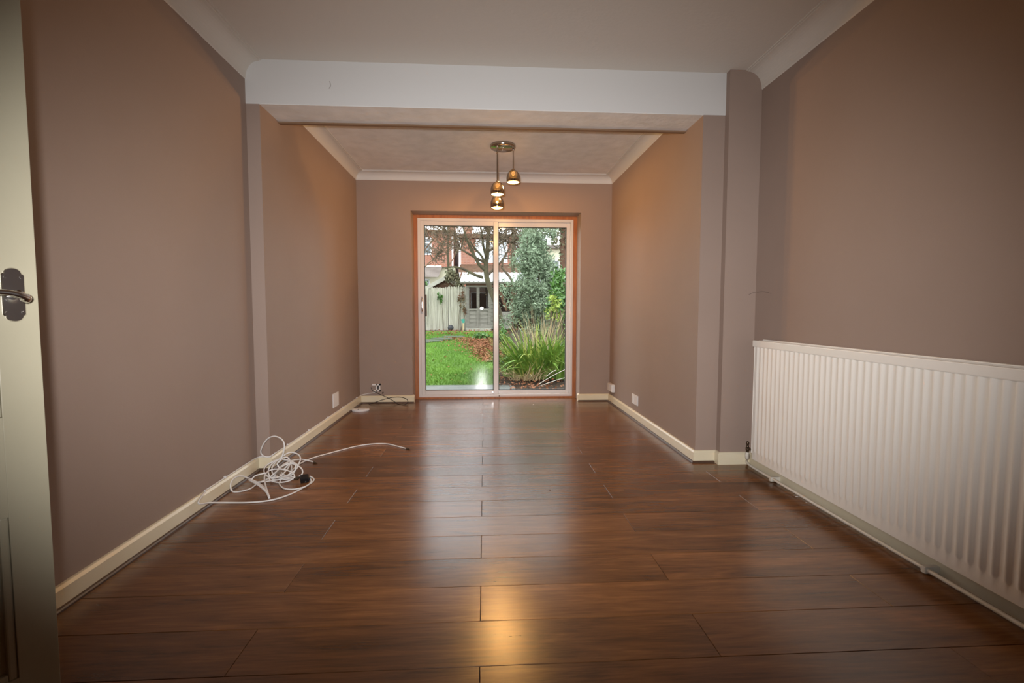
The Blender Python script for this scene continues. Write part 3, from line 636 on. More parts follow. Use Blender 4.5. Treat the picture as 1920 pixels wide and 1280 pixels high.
# ------------------------------------------------------------------ garden ground
G0, GY, GS = -.10, 7.22, .0557
def gz(y_): return G0 + max(0., min(y_, 26.) - GY) * GS
def gat(u, v):                                    # where a view ray meets the sloping garden
    d = pix(u, v); lo_, hi_ = 5.7, 60.
    for _ in range(50):
        md = (lo_ + hi_) / 2; p = Vector((0, 0, CAMZ)) + d * (md / d.y)
        if p.z > gz(md): lo_ = md
        else: hi_ = md
    return p
bm = bmesh.new(); ys = [YO + .0, GY, 12, 18, 26, 60]; xs = [-40, -8, .35, 8, 40]
def grid(bm, xs, ys, dz):
    g_ = [[bm.verts.new((x, y_, gz(y_) + dz)) for x in xs] for y_ in ys]
    for a_, b_ in zip(g_, g_[1:]):
        for i in range(len(xs) - 1): bm.faces.new((a_[i], a_[i + 1], b_[i + 1], b_[i]))
grid(bm, xs, ys, -.02)
struct(obj('ground', bm, 'soil'), 'dark garden soil under the planting beds', 'ground')
bm = bmesh.new(); yl = list(np.linspace(GY, 15.6, 16))
def lawn_edge(y_): return .20 + .22 * math.sin(y_ * .9) * .3 + max(0, (y_ - 11)) * .10
rows_ = [[bm.verts.new((x, y_, gz(y_))) for x in (-9, -5, -2.5, -1, lawn_edge(y_))] for y_ in yl]
for a_, b_ in zip(rows_, rows_[1:]):
    for i in range(4): bm.faces.new((a_[i], a_[i + 1], b_[i + 1], b_[i]))
lawn = struct(obj('lawn', bm, 'lawn'), 'short green lawn sloping up from the patio to the reed fence', 'lawn')
n = 46000
yy_ = 7.24 + (RNG.random(n) ** 1.25) * 7.6; xx_ = -3.2 + RNG.random(n) * 3.6; edge = .2 + .066 * np.sin(yy_ * .9) + np.clip(yy_ - 11, 0, None) * .1
k = (xx_ < edge); xx_, yy_ = xx_[k], yy_[k]; n = len(xx_); zz = G0 + (yy_ - GY) * GS
hh = .02 + RNG.random(n) * .03; an = RNG.random(n) * 6.28; wv = .004 + RNG.random(n) * .004; ln = (RNG.random((n, 2)) - .5) * .05
V = np.stack([np.stack([xx_ - np.cos(an) * wv, yy_ - np.sin(an) * wv, zz - .003], 1), np.stack([xx_ + np.cos(an) * wv, yy_ + np.sin(an) * wv, zz - .003], 1), np.stack([xx_ + ln[:, 0], yy_ + ln[:, 1], zz + hh], 1)], 1).reshape(-1, 3)
g_ = raw('grass_blades', V, np.arange(3 * n).reshape(-1, 3), 'grass', lawn); tag(g_, kind='stuff')
# patio slabs at the doorstep
pt_ = empty('patio', (.2, 6.5, G0), 'strip of pale grey paving slabs just outside the glass doors', 'paving', kind='structure')
sx = [-3.6, -2.7, -1.8, -.9, -.005]; sy = [YO + .07, 6.35, 7.20]
for j in range(2):
    for i in range(len(sx) - 1):
        x1_ = sx[i + 1] + (.45 if i == len(sx) - 2 else 0) + (.0 if j else .9 if i == len(sx) - 2 else 0)
        bm = bmesh.new(); box(bm, sx[i] + .006, x1_ - .006, sy[j] + .006, sy[j + 1] - .006, G0 - .05, G0 + .002 + .004 * ((i + j) % 2), bevel=.005); obj('slab', bm, 'stone', pt_)
# stepping path
sp_ = empty('garden_path', (-1.8, 13, gz(13)), 'grey stone path crossing the far end of the lawn', 'path', kind='structure')
for i, (u_, v_) in enumerate(((770, 645), (790, 641), (812, 638), (832, 634.5), (852, 631))):
    p_ = gat(u_, v_); bm = bmesh.new(); ol = []
    for q in range(9):
        a_ = q / 9 * 2 * PI; ol.append((p_.x + .33 * math.cos(a_) * (1 + .12 * math.sin(3 * a_ + i)), p_.y + .42 * math.sin(a_)))
    prism(bm, ol, gz(p_.y) - .06, gz(p_.y) + .02); obj('flagstone', bm, 'path', sp_)
p_ = gat(948, 706); 
# fallen leaves (far too many to count)
def leafcards(name, P3, size, m, parent=None, flat=.35, kind='stuff', narrow=.5, droop=None):
    n = len(P3); P3 = np.asarray(P3); d = RNG.normal(size=(n, 3)); d[:, 2] *= flat
    if droop is not None: d += droop
    d /= np.linalg.norm(d, axis=1)[:, None]; s = RNG.normal(size=(n, 3)); s[:, 2] *= (1 if flat > .5 else flat)
    s -= d * (s * d).sum(1)[:, None]; s /= np.linalg.norm(s, axis=1)[:, None]; nn = np.cross(d, s)
    L_ = (size * (.6 + .8 * RNG.random(n)))[:, None]; W_ = L_ * narrow / 2; f = L_ * .08
    V = np.stack([P3 - d * L_ / 2, P3 + s * W_ + nn * f, P3 + d * L_ / 2, P3 - s * W_ + nn * f], 1).reshape(-1, 3)
    i = np.arange(n) * 4; F = np.concatenate([np.stack([i, i + 1, i + 2], 1), np.stack([i, i + 2, i + 3], 1)])
    o = raw(name, V, F, m, parent); tag(o, kind=kind); return o
n = 5200; cy = 9.3 + RNG.random(n) * 4.2; t_ = (cy - 9.3) / 4.2
cxm = .12 - t_ * .25; cxx = cxm - np.abs(RNG.normal(size=n)) * (.12 + .36 * t_) + RNG.random(n) * .5
n2 = 900; cy2 = 7.3 + RNG.random(n2) * 7; cx2 = -2.6 + RNG.random(n2) * 3.2
n3 = 900; cy3 = 14.2 + RNG.random(n3) * 1.6; cx3 = -3.4 + RNG.random(n3) * 4.2
n4 = 500; cy4 = 6.6 + RNG.random(n4) * 2.4; cx4 = .18 + RNG.random(n4) * 1.2
n2k = 170
PX_ = np.concatenate([cxx, cx2[:n2k], cx3, cx4]); PY_ = np.concatenate([cy, cy2[:n2k], cy3, cy4])
PZ_ = G0 + np.clip(PY_ - GY, 0, None) * GS + .012 + RNG.random(len(PX_)) * .03
lt = leafcards('fallen_leaves', np.stack([PX_, PY_, PZ_], 1), .052, 'litter', None, .25, narrow=.65)
tag(lt, 'carpet of russet fallen leaves across the far lawn and bed', 'leaves', kind='stuff')

# ------------------------------------------------------------------ reed fence, ball, gable shed
FY = 16.0
fz = gz(FY); fen = empty('reed_fence', (-2.0, FY, fz), 'pale reed screening fence across the end of the lawn', 'fence')
pan_x = [-6.2, -4.7, -3.3, -1.93, -1.18, -.585]
for i, (a_, b_) in enumerate(zip(pan_x, pan_x[1:])):
    nR = int((b_ - a_) / .021); xs_ = a_ + .01 + (np.arange(nR) + .5) / nR * (b_ - a_ - .02)
    top = 1.80 - .03 * (i % 2) + RNG.normal(size=nR) * .012; off = RNG.normal(size=nR) * .004 + (.012 if i % 2 else 0)
    tl = RNG.normal(size=nR) * .006; r_ = .0085 + RNG.random(nR) * .003
    Vt = []; Fc = []
    for q in range(nR):
        b0 = len(Vt); x, yv = xs_[q], FY + off[q]
        for zz_, dx in ((fz - .02, 0), (top[q], tl[q])):
            for c in range(4): Vt.append((x + dx + r_[q] * math.cos(c * PI / 2), yv + r_[q] * math.sin(c * PI / 2), zz_))
        for c in range(4): Fc.append((b0 + c, b0 + (c + 1) % 4, b0 + 4 + (c + 1) % 4, b0 + 4 + c))
    pnl = raw('reed_panel', Vt, Fc, 'reed', fen); tag(pnl, kind='stuff')
    for zb_ in (.62, 1.02, 1.42): obj('tie_wire', B(a_, b_, FY - .014, FY - .012, zb_, zb_ + .004), 'reed', fen)
    obj('post', B(a_ - .035, a_ + .035, FY + .03, FY + .10, fz - .1, 1.74), 'greywood', fen)
obj('backing_board', B(-6.2, -.585, FY + .105, FY + .12, fz - .1, 1.72), 'palewood', fen)
bp_ = at(845, 613, 15.7); bm = bmesh.new(); bmesh.ops.create_uvsphere(bm, u_segments=20, v_segments=12, radius=.095, matrix=Matrix.Translation((bp_.x, 15.7, gz(15.7) + .09)))
tag(obj('ball', bm, 'ball', None, True), 'dark round ball lying at the foot of the reed fence', 'ball')
tp = at(868, 602, 15.75); tt = empty('toy_spade', (tp.x, 15.75, gz(15.75)), 'teal plastic toy spade standing against the summerhouse corner', 'toy')
bm = bmesh.new(); ol = [(-.07, .06), (.05, .08), (.06, -.02), (.01, -.10)]
a_ = [bm.verts.new((tp.x + x, 15.74, tp.z + z)) for x, z in ol]; b_ = [bm.verts.new((tp.x + x, 15.76, tp.z + z)) for x, z in ol]
bm.faces.new(a_); bm.faces.new(b_[::-1])
for i in range(4): bm.faces.new((a_[i], a_[(i + 1) % 4], b_[(i + 1) % 4], b_[i]))
obj('blade', bm, 'teal', tt); obj('handle', B(tp.x - .012, tp.x + .028, 15.735, 15.765, gz(15.75) - .01, tp.z - .06), 'straw', tt)
# shed with a gable roof behind the fence
SY = 17.6
gp, gl, gr_ = at(836, 520, SY), at(792, 543, SY), at(878, 543, SY)
sd = empty('garden_shed', (gp.x, SY, gz(SY)), 'brown garden shed with a low gable roof behind the reed fence', 'shed')
bm = bmesh.new(); ol = [(gl.x + .12, gz(SY) - .1), (gr_.x - .12, gz(SY) - .1), (gr_.x - .12, gr_.z), (gp.x, gp.z - .05), (gl.x + .12, gl.z)]
a_ = [bm.verts.new((x, SY, z)) for x, z in ol]; b_ = [bm.verts.new((x, SY + 2.2, z)) for x, z in ol]
bm.faces.new(a_); bm.faces.new(b_[::-1])
for i in range(5): bm.faces.new((a_[i], a_[(i + 1) % 5], b_[(i + 1) % 5], b_[i]))
obj('wall', bm, 'brownwood', sd)
def slope_bar(p, q, y0, y1, th, m, name, parent):
    bm = bmesh.new(); d = (q - p); nrm = Vector((-d.z, 0, d.x)).normalized() * th
    ol = [p, q, q + nrm, p + nrm]
    A_ = [bm.verts.new((v.x, y0, v.z)) for v in ol]; B_ = [bm.verts.new((v.x, y1, v.z)) for v in ol]
    bm.faces.new(A_); bm.faces.new(B_[::-1])
    for i in range(4): bm.faces.new((A_[i], A_[(i + 1) % 4], B_[(i + 1) % 4], B_[i]))
    return obj(name, bm, m, parent)
slope_bar(gl, gp, SY - .15, SY + 2.3, .04, 'slate', 'roof_panel', sd); slope_bar(gp, gr_, SY - .15, SY + 2.3, .04, 'slate', 'roof_panel', sd)
slope_bar(gl - Vector((0, 0, .10)), gp - Vector((0, 0, .10)), SY - .18, SY - .15, .13, 'palewood', 'barge_board', sd); slope_bar(gp - Vector((0, 0, .10)), gr_ - Vector((0, 0, .10)), SY - .18, SY - .15, .13, 'palewood', 'barge_board', sd)

# ------------------------------------------------------------------ summerhouse
HYs = 16.0; hz = gz(HYs)
su = empty('summerhouse', (.2, HYs, hz), 'weathered grey timber summerhouse with glazed double doors and pale roof', 'summerhouse')
sx0, sxm, sx1 = -.560, -.203, .168
obj('corner_post', B(sx0 - .05, sx0 + .02, HYs - .03, HYs + .06, hz - .1, 1.86), 'greywood', su)
obj('door_post', B(sx1, sx1 + .05, HYs - .03, HYs + .06, hz - .1, 1.86), 'greywood', su)
obj('threshold', B(sx0 - .05, sx1 + .06, HYs - .16, HYs - .0, hz - .05, hz + .05, bevel=.008), 'palewood', su)
def shdoor(x0, x1):
    st = .044; zb0, zm, zt0 = hz + .055, 1.06, 1.84
    bm = bmesh.new(); ya, yb = HYs - .02, HYs + .03
    box(bm, x0, x0 + st, ya, yb, zb0, zt0); box(bm, x1 - st, x1, ya, yb, zb0, zt0)
    box(bm, x0 + st, x1 - st, ya, yb, zt0 - .05, zt0); box(bm, x0 + st, x1 - st, ya, yb, zm - .04, zm + .02); box(bm, x0 + st, x1 - st, ya, yb, zb0, zb0 + .05)
    lf = obj('door_leaf', bm, 'greywood', su)
    obj('pane', B(x0 + st, x1 - st, HYs + .0, HYs + .008, zm + .02, zt0 - .05), 'glass', lf)
    nb = 4; h_ = (zm - .04 - zb0 - .05) / nb
    for i in range(nb):
        q = zb0 + .05 + i * h_; bm = bmesh.new(); v_ = [(x0 + st, HYs + .0, q), (x1 - st, HYs + .0, q), (x1 - st, HYs + .014, q + h_), (x0 + st, HYs + .014, q + h_)]
        a_ = [bm.verts.new(p) for p in v_]; b_ = [bm.verts.new((p[0], p[1] + .02, p[2])) for p in v_]; bm.faces.new(a_); bm.faces.new(b_[::-1])
        for c in range(4): bm.faces.new((a_[c], a_[(c + 1) % 4], b_[(c + 1) % 4], b_[c]))
        obj('board', bm, 'greywood', lf)
    obj('knob', LT([(0, 0), (.02, .0), (.02, .03), (0, .03)], ((x1 - .03), HYs - .03, 1.10), 10), 'black', lf)
shdoor(sx0 + .02, sxm - .003); shdoor(sxm + .003, sx1)
# side boards right of the doors
nb = 9; bw = .135
for i in range(nb):
    q = hz + .02 + i * bw * 1.0
    if q + bw > 1.55: break
    bm = bmesh.new(); box(bm, sx1 + .05, .42, HYs - .01, HYs + .015, q + .004, q + bw - .004, bevel=.003); obj('board', bm, 'greywood', su)
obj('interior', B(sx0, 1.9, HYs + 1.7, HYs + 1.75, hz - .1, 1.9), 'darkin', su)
obj('floor_deck', B(sx0, 1.9, HYs + .06, HYs + 1.7, hz - .1, hz + .04), 'brownwood', su)
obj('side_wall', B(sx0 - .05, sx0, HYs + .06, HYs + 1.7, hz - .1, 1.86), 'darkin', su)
obj('side_wall', B(1.9, 1.95, HYs, HYs + 1.7, hz - .1, 1.9), 'greywood', su)
obj('lintel', B(sx0 - .05, 1.95, HYs - .03, HYs + .06, 1.84, 1.93), 'brownwood', su)
obj('fascia', B(sx0 - .22, 2.05, HYs - .24, HYs - .20, 1.90, 1.965), 'greywood', su)
# open right bay with V braces
obj('bay_post', B(.90, .97, HYs - .02, HYs + .05, hz - .1, 1.86), 'brownwood', su)
def bar(p, q, w_, m, name, parent, y_=HYs, d_=.05):
    p, q = Vector((p[0], 0, p[1])), Vector((q[0], 0, q[1])); d = (q - p).normalized(); nrm = Vector((-d.z, 0, d.x)) * w_ / 2
    bm = bmesh.new(); ol = [p - nrm, q - nrm, q + nrm, p + nrm]
    A_ = [bm.verts.new((v.x, y_, v.z)) for v in ol]; B_ = [bm.verts.new((v.x, y_ + d_, v.z)) for v in ol]
    bm.faces.new(A_); bm.faces.new(B_[::-1])
    for i in range(4): bm.faces.new((A_[i], A_[(i + 1) % 4], B_[(i + 1) % 4], B_[i]))
    return obj(name, bm, m, parent)
bar((.46, 1.80), (.76, 1.02), .11, 'brownwood', 'brace', su); bar((1.02, 1.62), (.80, 1.02), .11, 'brownwood', 'brace', su)
for i in range(4): bm = bmesh.new(); q = hz + i * .15; box(bm, .42, .90, HYs - .005, HYs + .02, q + .004, q + .146, bevel=.003); obj('board', bm, 'greywood', su)
# pale corrugated roof sheets
for i in range(6):
    xa = sx0 - .22 + i * .45; bm = bmesh.new(); vs0 = []; nseg = 12
    for j in range(nseg + 1):
        x = xa + .448 * j / nseg; z = .012 * math.cos(j / nseg * 6 * 2 * PI / 2)
        vs0.append((bm.verts.new((x, HYs - .28, 1.955 + z)), bm.verts.new((x, HYs + 1.9, 2.42 + z))))
    for (a_, b_), (c_, d_) in zip(vs0, vs0[1:]): bm.faces.new((a_, c_, d_, b_))
    obj('roof_sheet', bm, 'whiteroof', su)

# ------------------------------------------------------------------ trees and shrubs
def blob(n, c, r, rough=.35, bottom=.2, shell=.55, seed=0):
    rg = np.random.default_rng(seed); out = []
    nl = max(6, n // 140); cs = rg.normal(size=(nl, 3)); cs /= np.linalg.norm(cs, axis=1)[:, None]; cs *= (.35 + .6 * rg.random(nl))[:, None]
    k = rg.integers(0, nl, n); p = cs[k] + rg.normal(size=(n, 3)) * .17
    return np.asarray(c) + p * np.asarray(r)
def tree(name, label, base, trunk, rad0, levels, n_br, spread, ln, seed, m='bark', m2='bark_dark', cat='tree', up=.25, leaves=None, clump=None, mintwig=.0035, decay=.66, group=None):
    rn = random.Random(seed); t = empty(name, base, label, cat, group)
    bmT, bmB = bmesh.new(), bmesh.new(); tips = []
    def grow(bm, p, d, r, l, lev):
        nseg = 4; pts = [p]; rs = [r]
        for i in range(nseg):
            d = (d + Vector((rn.gauss(0, .16), rn.gauss(0, .16), rn.gauss(0, .10) + up * .12))).normalized()
            p = p + d * (l / nseg); pts.append(p); rs.append(max(mintwig, r * (1 - .45 * (i + 1) / nseg)))
        tube(bm, pts, rs, 5 if lev < 2 else 3, caps=False)
        if lev >= levels: tips.append(p); return
        for k in range(n_br + (1 if rn.random() < .4 else 0)):
            f = rn.uniform(.35, 1.0); i = min(nseg - 1, int(f * nseg)); q = pts[i].lerp(pts[i + 1], f * nseg - i)
            a_ = rn.uniform(0, 2 * PI); s = d.orthogonal().normalized(); s = Matrix.Rotation(a_, 3, d) @ s
            nd = (d * (1 - spread * .5) + s * spread + Vector((0, 0, up * .3))).normalized()
            grow(bmB, q, nd, max(mintwig, rs[i] * .62), l * decay * rn.uniform(.75, 1.15), lev + 1)
    pts = crspline([Vector(p) for p in trunk], 5); nP = len(pts); rs = [rad0 * (1 - .5 * i / nP) for i in range(nP)]
    tube(bmT, pts, rs, 9)
    obj('trunk', bmT, m, t, True)
    nlimb = n_br + 2
    for k in range(nlimb):
        f = .45 + .55 * (k + 1) / nlimb; q = pts[min(nP - 1, int(f * (nP - 1)))]; a_ = k * 2.4 + rn.uniform(0, 1)
        d = Vector((math.cos(a_), math.sin(a_) * .8, .35 + up)).normalized(); grow(bmB, q, d, rad0 * .42, ln, 1)
    b = obj('branches', bmB, m2, t); tag(b, kind='stuff')
    if clump: tag(leafcards('foliage', blob(clump[2], clump[0], clump[1], seed=seed), .13, 'pine', t, .8, narrow=.7), kind='stuff')
    if leaves:
        n_, sz, lm, sp = leaves; ar = np.array([tuple(v) for v in tips]); k_ = RNG.integers(0, len(ar), n_)
        leafcards('foliage', ar[k_] + RNG.normal(size=(n_, 3)) * sp, sz, lm, t, .8, narrow=.7)
    return t, tips
TY = 13.4
tg = gat(934, 628)
trunk = [(at(940, 625, TY).x, TY, gz(TY) - .1), (at(938, 600, TY).x, TY, at(938, 600, TY).z), (at(929, 565, TY).x, TY, at(929, 565, TY).z), (at(917, 535, TY).x, TY + .1, at(917, 535, TY).z), (at(911, 505, TY).x, TY + .1, at(911, 505, TY).z), (at(914, 470, TY).x, TY + .2, at(914, 470, TY).z), (at(917, 420, TY).x, TY + .2, at(917, 420, TY).z + .1), (at(918, 380, TY).x, TY + .3, at(918, 370, TY).z)]
t1, tips = tree('apple_tree', 'leaning mossy bare fruit tree in front of the summerhouse', (trunk[0][0], TY, gz(TY)), trunk, .095, 5, 4, .9, 1.15, 11, up=.28, mintwig=.0075, decay=.70)
def limb(t, pts, r0, r1, m='bark'):
    p = crspline([at(*q) for q in pts], 6); n_ = len(p); bm = bmesh.new(); tube(bm, p, [r0 + (r1 - r0) * i / n_ for i in range(n_)], 7)
    obj('limb', bm, m, t, True)
limb(t1, ((912, 508, TY + .1), (898, 495, TY), (885, 470, TY - .1), (874, 445, TY - .2), (868, 425, TY - .2)), .055, .018)
limb(t1, ((905, 520, TY + .1), (890, 515, TY), (870, 505, TY), (850, 500, TY), (835, 503, TY)), .05, .015)
limb(t1, ((912, 500, TY + .1), (903, 480, TY), (890, 465, TY), (880, 450, TY)), .04, .015)
limb(t1, ((914, 490, TY + .2), (906, 460, TY), (902, 430, TY), (896, 400, TY)), .04, .02)
limb(t1, ((940, 500, TY), (948, 510, TY), (955, 518, TY), (962, 530, TY)), .03, .04, 'bark_dark')
limb(t1, ((941, 500, TY), (944, 485, TY), (950, 478, TY)), .03, .012, 'bark_dark')
# other bare trees behind
tree('bare_tree', 'reddish twiggy tree before the cream rendered house on the left', (-2.55, 20, gz(20)), [(-2.55, 20, gz(20) - .1), (-2.5, 20, 2.0), (-2.45, 20, 3.2), (-2.4, 20, 4.4)], .07, 4, 3, .8, 1.25, 21, 'bark', 'twig_red', up=.5, mintwig=.007, leaves=(1500, .085, 'twig_red', .12), group='bare trees beyond the fence')
tree('bare_tree', 'twiggy bare tree rising beyond the shed gable, left of the wide window', (-1.55, 21, gz(21)), [(-1.55, 21, gz(21) - .1), (-1.5, 21, 2.2), (-1.55, 21, 3.4), (-1.5, 21, 4.8)], .07, 4, 3, .8, 1.2, 22, 'bark', 'twig_red', up=.5, mintwig=.007, leaves=(900, .085, 'twig_red', .12), group='bare trees beyond the fence')
tree('bare_tree', 'tall straight bare tree between the summerhouse and silvery shrub', (1.05, 18.5, gz(18)), [(1.05, 18.5, gz(18) - .1), (1.08, 18.5, 2), (1.12, 18.5, 4), (1.16, 18.5, 6)], .10, 3, 3, .7, 1.4, 23, 'bark', 'bark_dark', up=.8, mintwig=.006, group='bare trees beyond the fence')
tree('bare_tree', 'slim dark bare tree just left of the silvery shrub top', (1.36, 17.9, gz(17)), [(1.36, 17.9, gz(17) - .1), (1.40, 17.9, 2), (1.42, 17.9, 3.6), (1.5, 17.9, 5.5)], .06, 3, 3, .7, 1.2, 24, 'bark', 'bark_dark', up=.8, mintwig=.006, group='bare trees beyond the fence')
tree('tall_pine', 'tall brown trunked tree behind the right end of the silvery shrub', (3.05, 19, gz(19)), [(3.05, 19, gz(19) - .1), (3.1, 19, 2.5), (3.1, 19, 5), (3.15, 19, 7.5)], .17, 3, 4, .8, 1.3, 25, 'brownwood', 'twig_red', up=.2, mintwig=.010, leaves=(3200, .13, 'pine', .25), clump=((2.95, 19, 3.7), (.42, .4, 1.0), 700), group='tall trees on the right')
tree('tall_pine', 'grey trunked tree furthest right beyond the shrubs', (3.55, 19.6, gz(19)), [(3.55, 19.6, gz(19) - .1), (3.56, 19.6, 2.5), (3.6, 19.6, 5), (3.6, 19.6, 7.5)], .20, 3, 4, .8, 1.3, 26, 'greywood', 'twig_red', up=.2, mintwig=.010, leaves=(2600, .13, 'pine', .25), group='tall trees on the right')

# silvery shrub: several cones stacked
def shrub(name, label, base, parts, size, m, seed, narrow=.28, flat=.9, cat='shrub', stems=6, m_stem='bark_dark', droop=None, srad=.035):
    t = empty(name, base, label, cat); rn = random.Random(seed)
    bm = bmesh.new()
    for s in range(stems):
        c, r, n_ = parts[s % len(parts)]; tip = Vector(c) + Vector((rn.uniform(-.5, .5) * r[0], rn.uniform(-.4, .4) * r[1], rn.uniform(.0, .6) * r[2]))
        b0 = Vector(base) + Vector((rn.uniform(-.15, .15), rn.uniform(-.1, .1), -.05)); mid = b0.lerp(tip, .5) + Vector((rn.uniform(-.1, .1), 0, .05))
        p = crspline([b0, mid, tip], 5); tube(bm, p, [srad * (1 - .8 * i / len(p)) for i in range(len(p))], 5)
    obj('stems', bm, m_stem, t)
    P3 = np.concatenate([blob(n_, c, r, seed=seed + i) for i, (c, r, n_) in enumerate(parts)])
    P3[:, 2] = np.maximum(P3[:, 2], base[2] + .03)
    leafcards('foliage', P3, size, m, t, flat, narrow=narrow, droop=droop)
    return t
OY = 11.0
shrub('silver_shrub', 'tall silvery grey-green shrub filling the upper right garden door', (1.15, OY, gz(OY)),
      [((1.18, OY, 2.55), (.46, .40, .66), 4200), ((1.16, OY, 1.95), (.58, .5, .55), 4600), ((1.05, OY - .1, 1.35), (.72, .55, .48), 4600), ((1.25, OY, .85), (.85, .5, .42), 3200), ((1.52, OY + .1, 1.75), (.34, .4, .5), 1400)],
      .085, 'olive', 31, droop=np.array([0, 0, .55]))
shrub('laurel_shrub', 'glossy green leafy shrub on the right beside the silvery shrub', (1.62, 10.0, gz(10)),
      [((1.66, 10.0, 1.42), (.36, .4, .46), 1300), ((1.72, 10.0, .85), (.46, .4, .5), 1300), ((1.50, 9.8, 1.15), (.22, .3, .34), 500)],
      .10, 'laurel', 32, narrow=.42, stems=5)
shrub('yellow_shrub', 'yellow-green small leaved sprigs in front of the silvery shrub', (1.35, 9.7, gz(9.7)), [((1.36, 9.7, 1.12), (.20, .2, .26), 160), ((1.42, 9.6, .95), (.22, .2, .2), 120)], .07, 'yellowleaf', 33, narrow=.4, stems=4)
shrub('low_plant', 'low green leafy plant on the leaf litter before the summerhouse doors', (at(906, 633, 13.2).x, 13.2, gz(13.2)), [((at(906, 633, 13.2).x, 13.2, gz(13.2) + .09), (.28, .22, .10), 260)], .10, 'laurel', 34, narrow=.5, stems=3)
shrub('ivy_bush', 'brownish green ivy mound between the shed and summerhouse', (-.95, 17.3, gz(17)), [((-.98, 17.3, 2.05), (.34, .3, .55), 1100), ((-.85, 17.2, 1.6), (.3, .3, .4), 500)], .09, 'pine', 35, narrow=.7, stems=5)
shrub('hedge_bush', 'light green bush peeping over the fence at the far left', (-2.35, 18.5, gz(18)), [((-2.35, 18.5, 2.02), (.40, .3, .36), 500)], .12, 'laurel', 36, narrow=.6, stems=4)
shrub('climber', 'small green climber sprig on the reed fence', (-1.43, FY - .06, fz), [((-1.43, FY - .06, 1.42), (.10, .03, .20), 70)], .09, 'laurel', 37, narrow=.6, stems=1, srad=.008)
shrub('climber', 'brown withered climber on the fence beside the summerhouse doors', (-.72, FY - .06, fz), [((-.75, FY - .07, 1.35), (.14, .03, .42), 110), ((-.64, FY - .07, 1.0), (.08, .03, .22), 60)], .08, 'twig_red', 38, narrow=.6, stems=5, srad=.009)
shrub('dark_shrub', 'dark low evergreen shrub at the left foot of the grass clump', (.42, 10.4, gz(10.4)), [((.42, 10.4, .42), (.22, .25, .3), 420)], .08, 'laurel', 39, narrow=.4, stems=4)

# arching ornamental grass clump
def blades(name, n, c, r, h, m, parent, seed, wd=.016, arch=.9, z0=None, lean=1.0):
    rg = np.random.default_rng(seed); V, F = [], []; ns = 6
    for i in range(n):
        a_ = rg.random() * 2 * PI; rr = math.sqrt(rg.random()); bx, by = c[0] + math.cos(a_) * rr * r[0] * .55, c[1] + math.sin(a_) * rr * r[1] * .55
        out = np.array([math.cos(a_ + rg.normal() * .5) * r[0], math.sin(a_ + rg.normal() * .5) * r[1]]) * (.25 + .85 * rg.random()) * lean
        H_ = h * (.55 + .6 * rg.random()); w0 = wd * (.6 + .7 * rg.random()); sd_ = np.array([-math.sin(a_), math.cos(a_)]); tw = rg.normal() * .6
        fall = arch * rg.random() ** 1.3; b0 = len(V)
        for j in range(ns + 1):
            t_ = j / ns; zf = H_ * (t_ * 1.25 - fall * .95 * t_ ** 2.6); o_ = out * (t_ ** 1.5)
            ww = w0 * (1 - t_ ** 2.2) + .0012; s_ = np.array([sd_[0] * math.cos(tw) + .3, sd_[1] * math.cos(tw), math.sin(tw) * .5]) * ww * .5
            p = np.array([bx + o_[0], by + o_[1], max(c[2] + zf, c[2] + .01)]); V.append(p - s_); V.append(p + s_)
            if j: k = b0 + 2 * j; F.append((k - 2, k - 1, k + 1, k))
    o = raw(name, V, F, m, parent); tag(o, kind='stuff'); return o
CY = 7.75
gc = empty('grass_clump', (.86, CY, gz(CY)), 'big clump of arching green ornamental grass outside the right garden door', 'plant')
blades('green_blades', 520, (.84, CY, gz(CY)), (.60, .50), .62, 'blade', gc, 51, .034, 1.05)
blades('green_blades', 200, (1.18, CY - .1, gz(CY)), (.40, .38), .62, 'blade', gc, 52, .036, .7)
blades('green_blades', 150, (.52, CY + .15, gz(CY)), (.40, .38), .46, 'blade', gc, 56, .032, 1.0)
blades('yellow_blades', 210, (.80, CY, gz(CY)), (.66, .5), .72, 'blade_y', gc, 53, .022, .95)
blades('dry_stalks', 110, (.92, CY + .1, gz(CY)), (.40, .3), .95, 'straw', gc, 54, .009, .35, lean=1.0)
blades('withered_blades', 80, (.66, CY - .32, gz(CY)), (.50, .3), .24, 'straw', gc, 55, .014, 1.0)
# bleached stalks lying across the front of the bed
for i, (p, q) in enumerate((((1006, 724, 7.05), (1056, 692, 7.15)), ((1010, 730, 6.95), (1064, 708, 7.0)), ((1024, 706, 7.1), (1043, 698, 7.12)))):
    a_, b_ = at(*p), at(*q); b_ = b_ + Vector((.12 if i < 2 else 0, .05, .03))
    a_.z = max(a_.z, G0 + .01)
    tag(obj('fallen_stalk', T([a_, a_.lerp(b_, .5) + Vector((0, 0, .012)), b_], .0042, 6), 'straw_pale', None, True),
        ('long bleached stalk leaning across the upper front of the grass clump', 'lowest bleached stalk lying along the doorstep side of the grass clump', 'short bleached stalk tucked low in the grass clump')[i], 'stalk', 'bleached stalks by the grass clump')
bm = bmesh.new(); ol = [(.20, YO + .07), (.46, YO + .07), (.44, 7.2), (.36, 8.4), (.22, 8.6), (.19, 7.2)]
prism(bm, ol, G0 - .06, G0 - .002); 

bm.free()
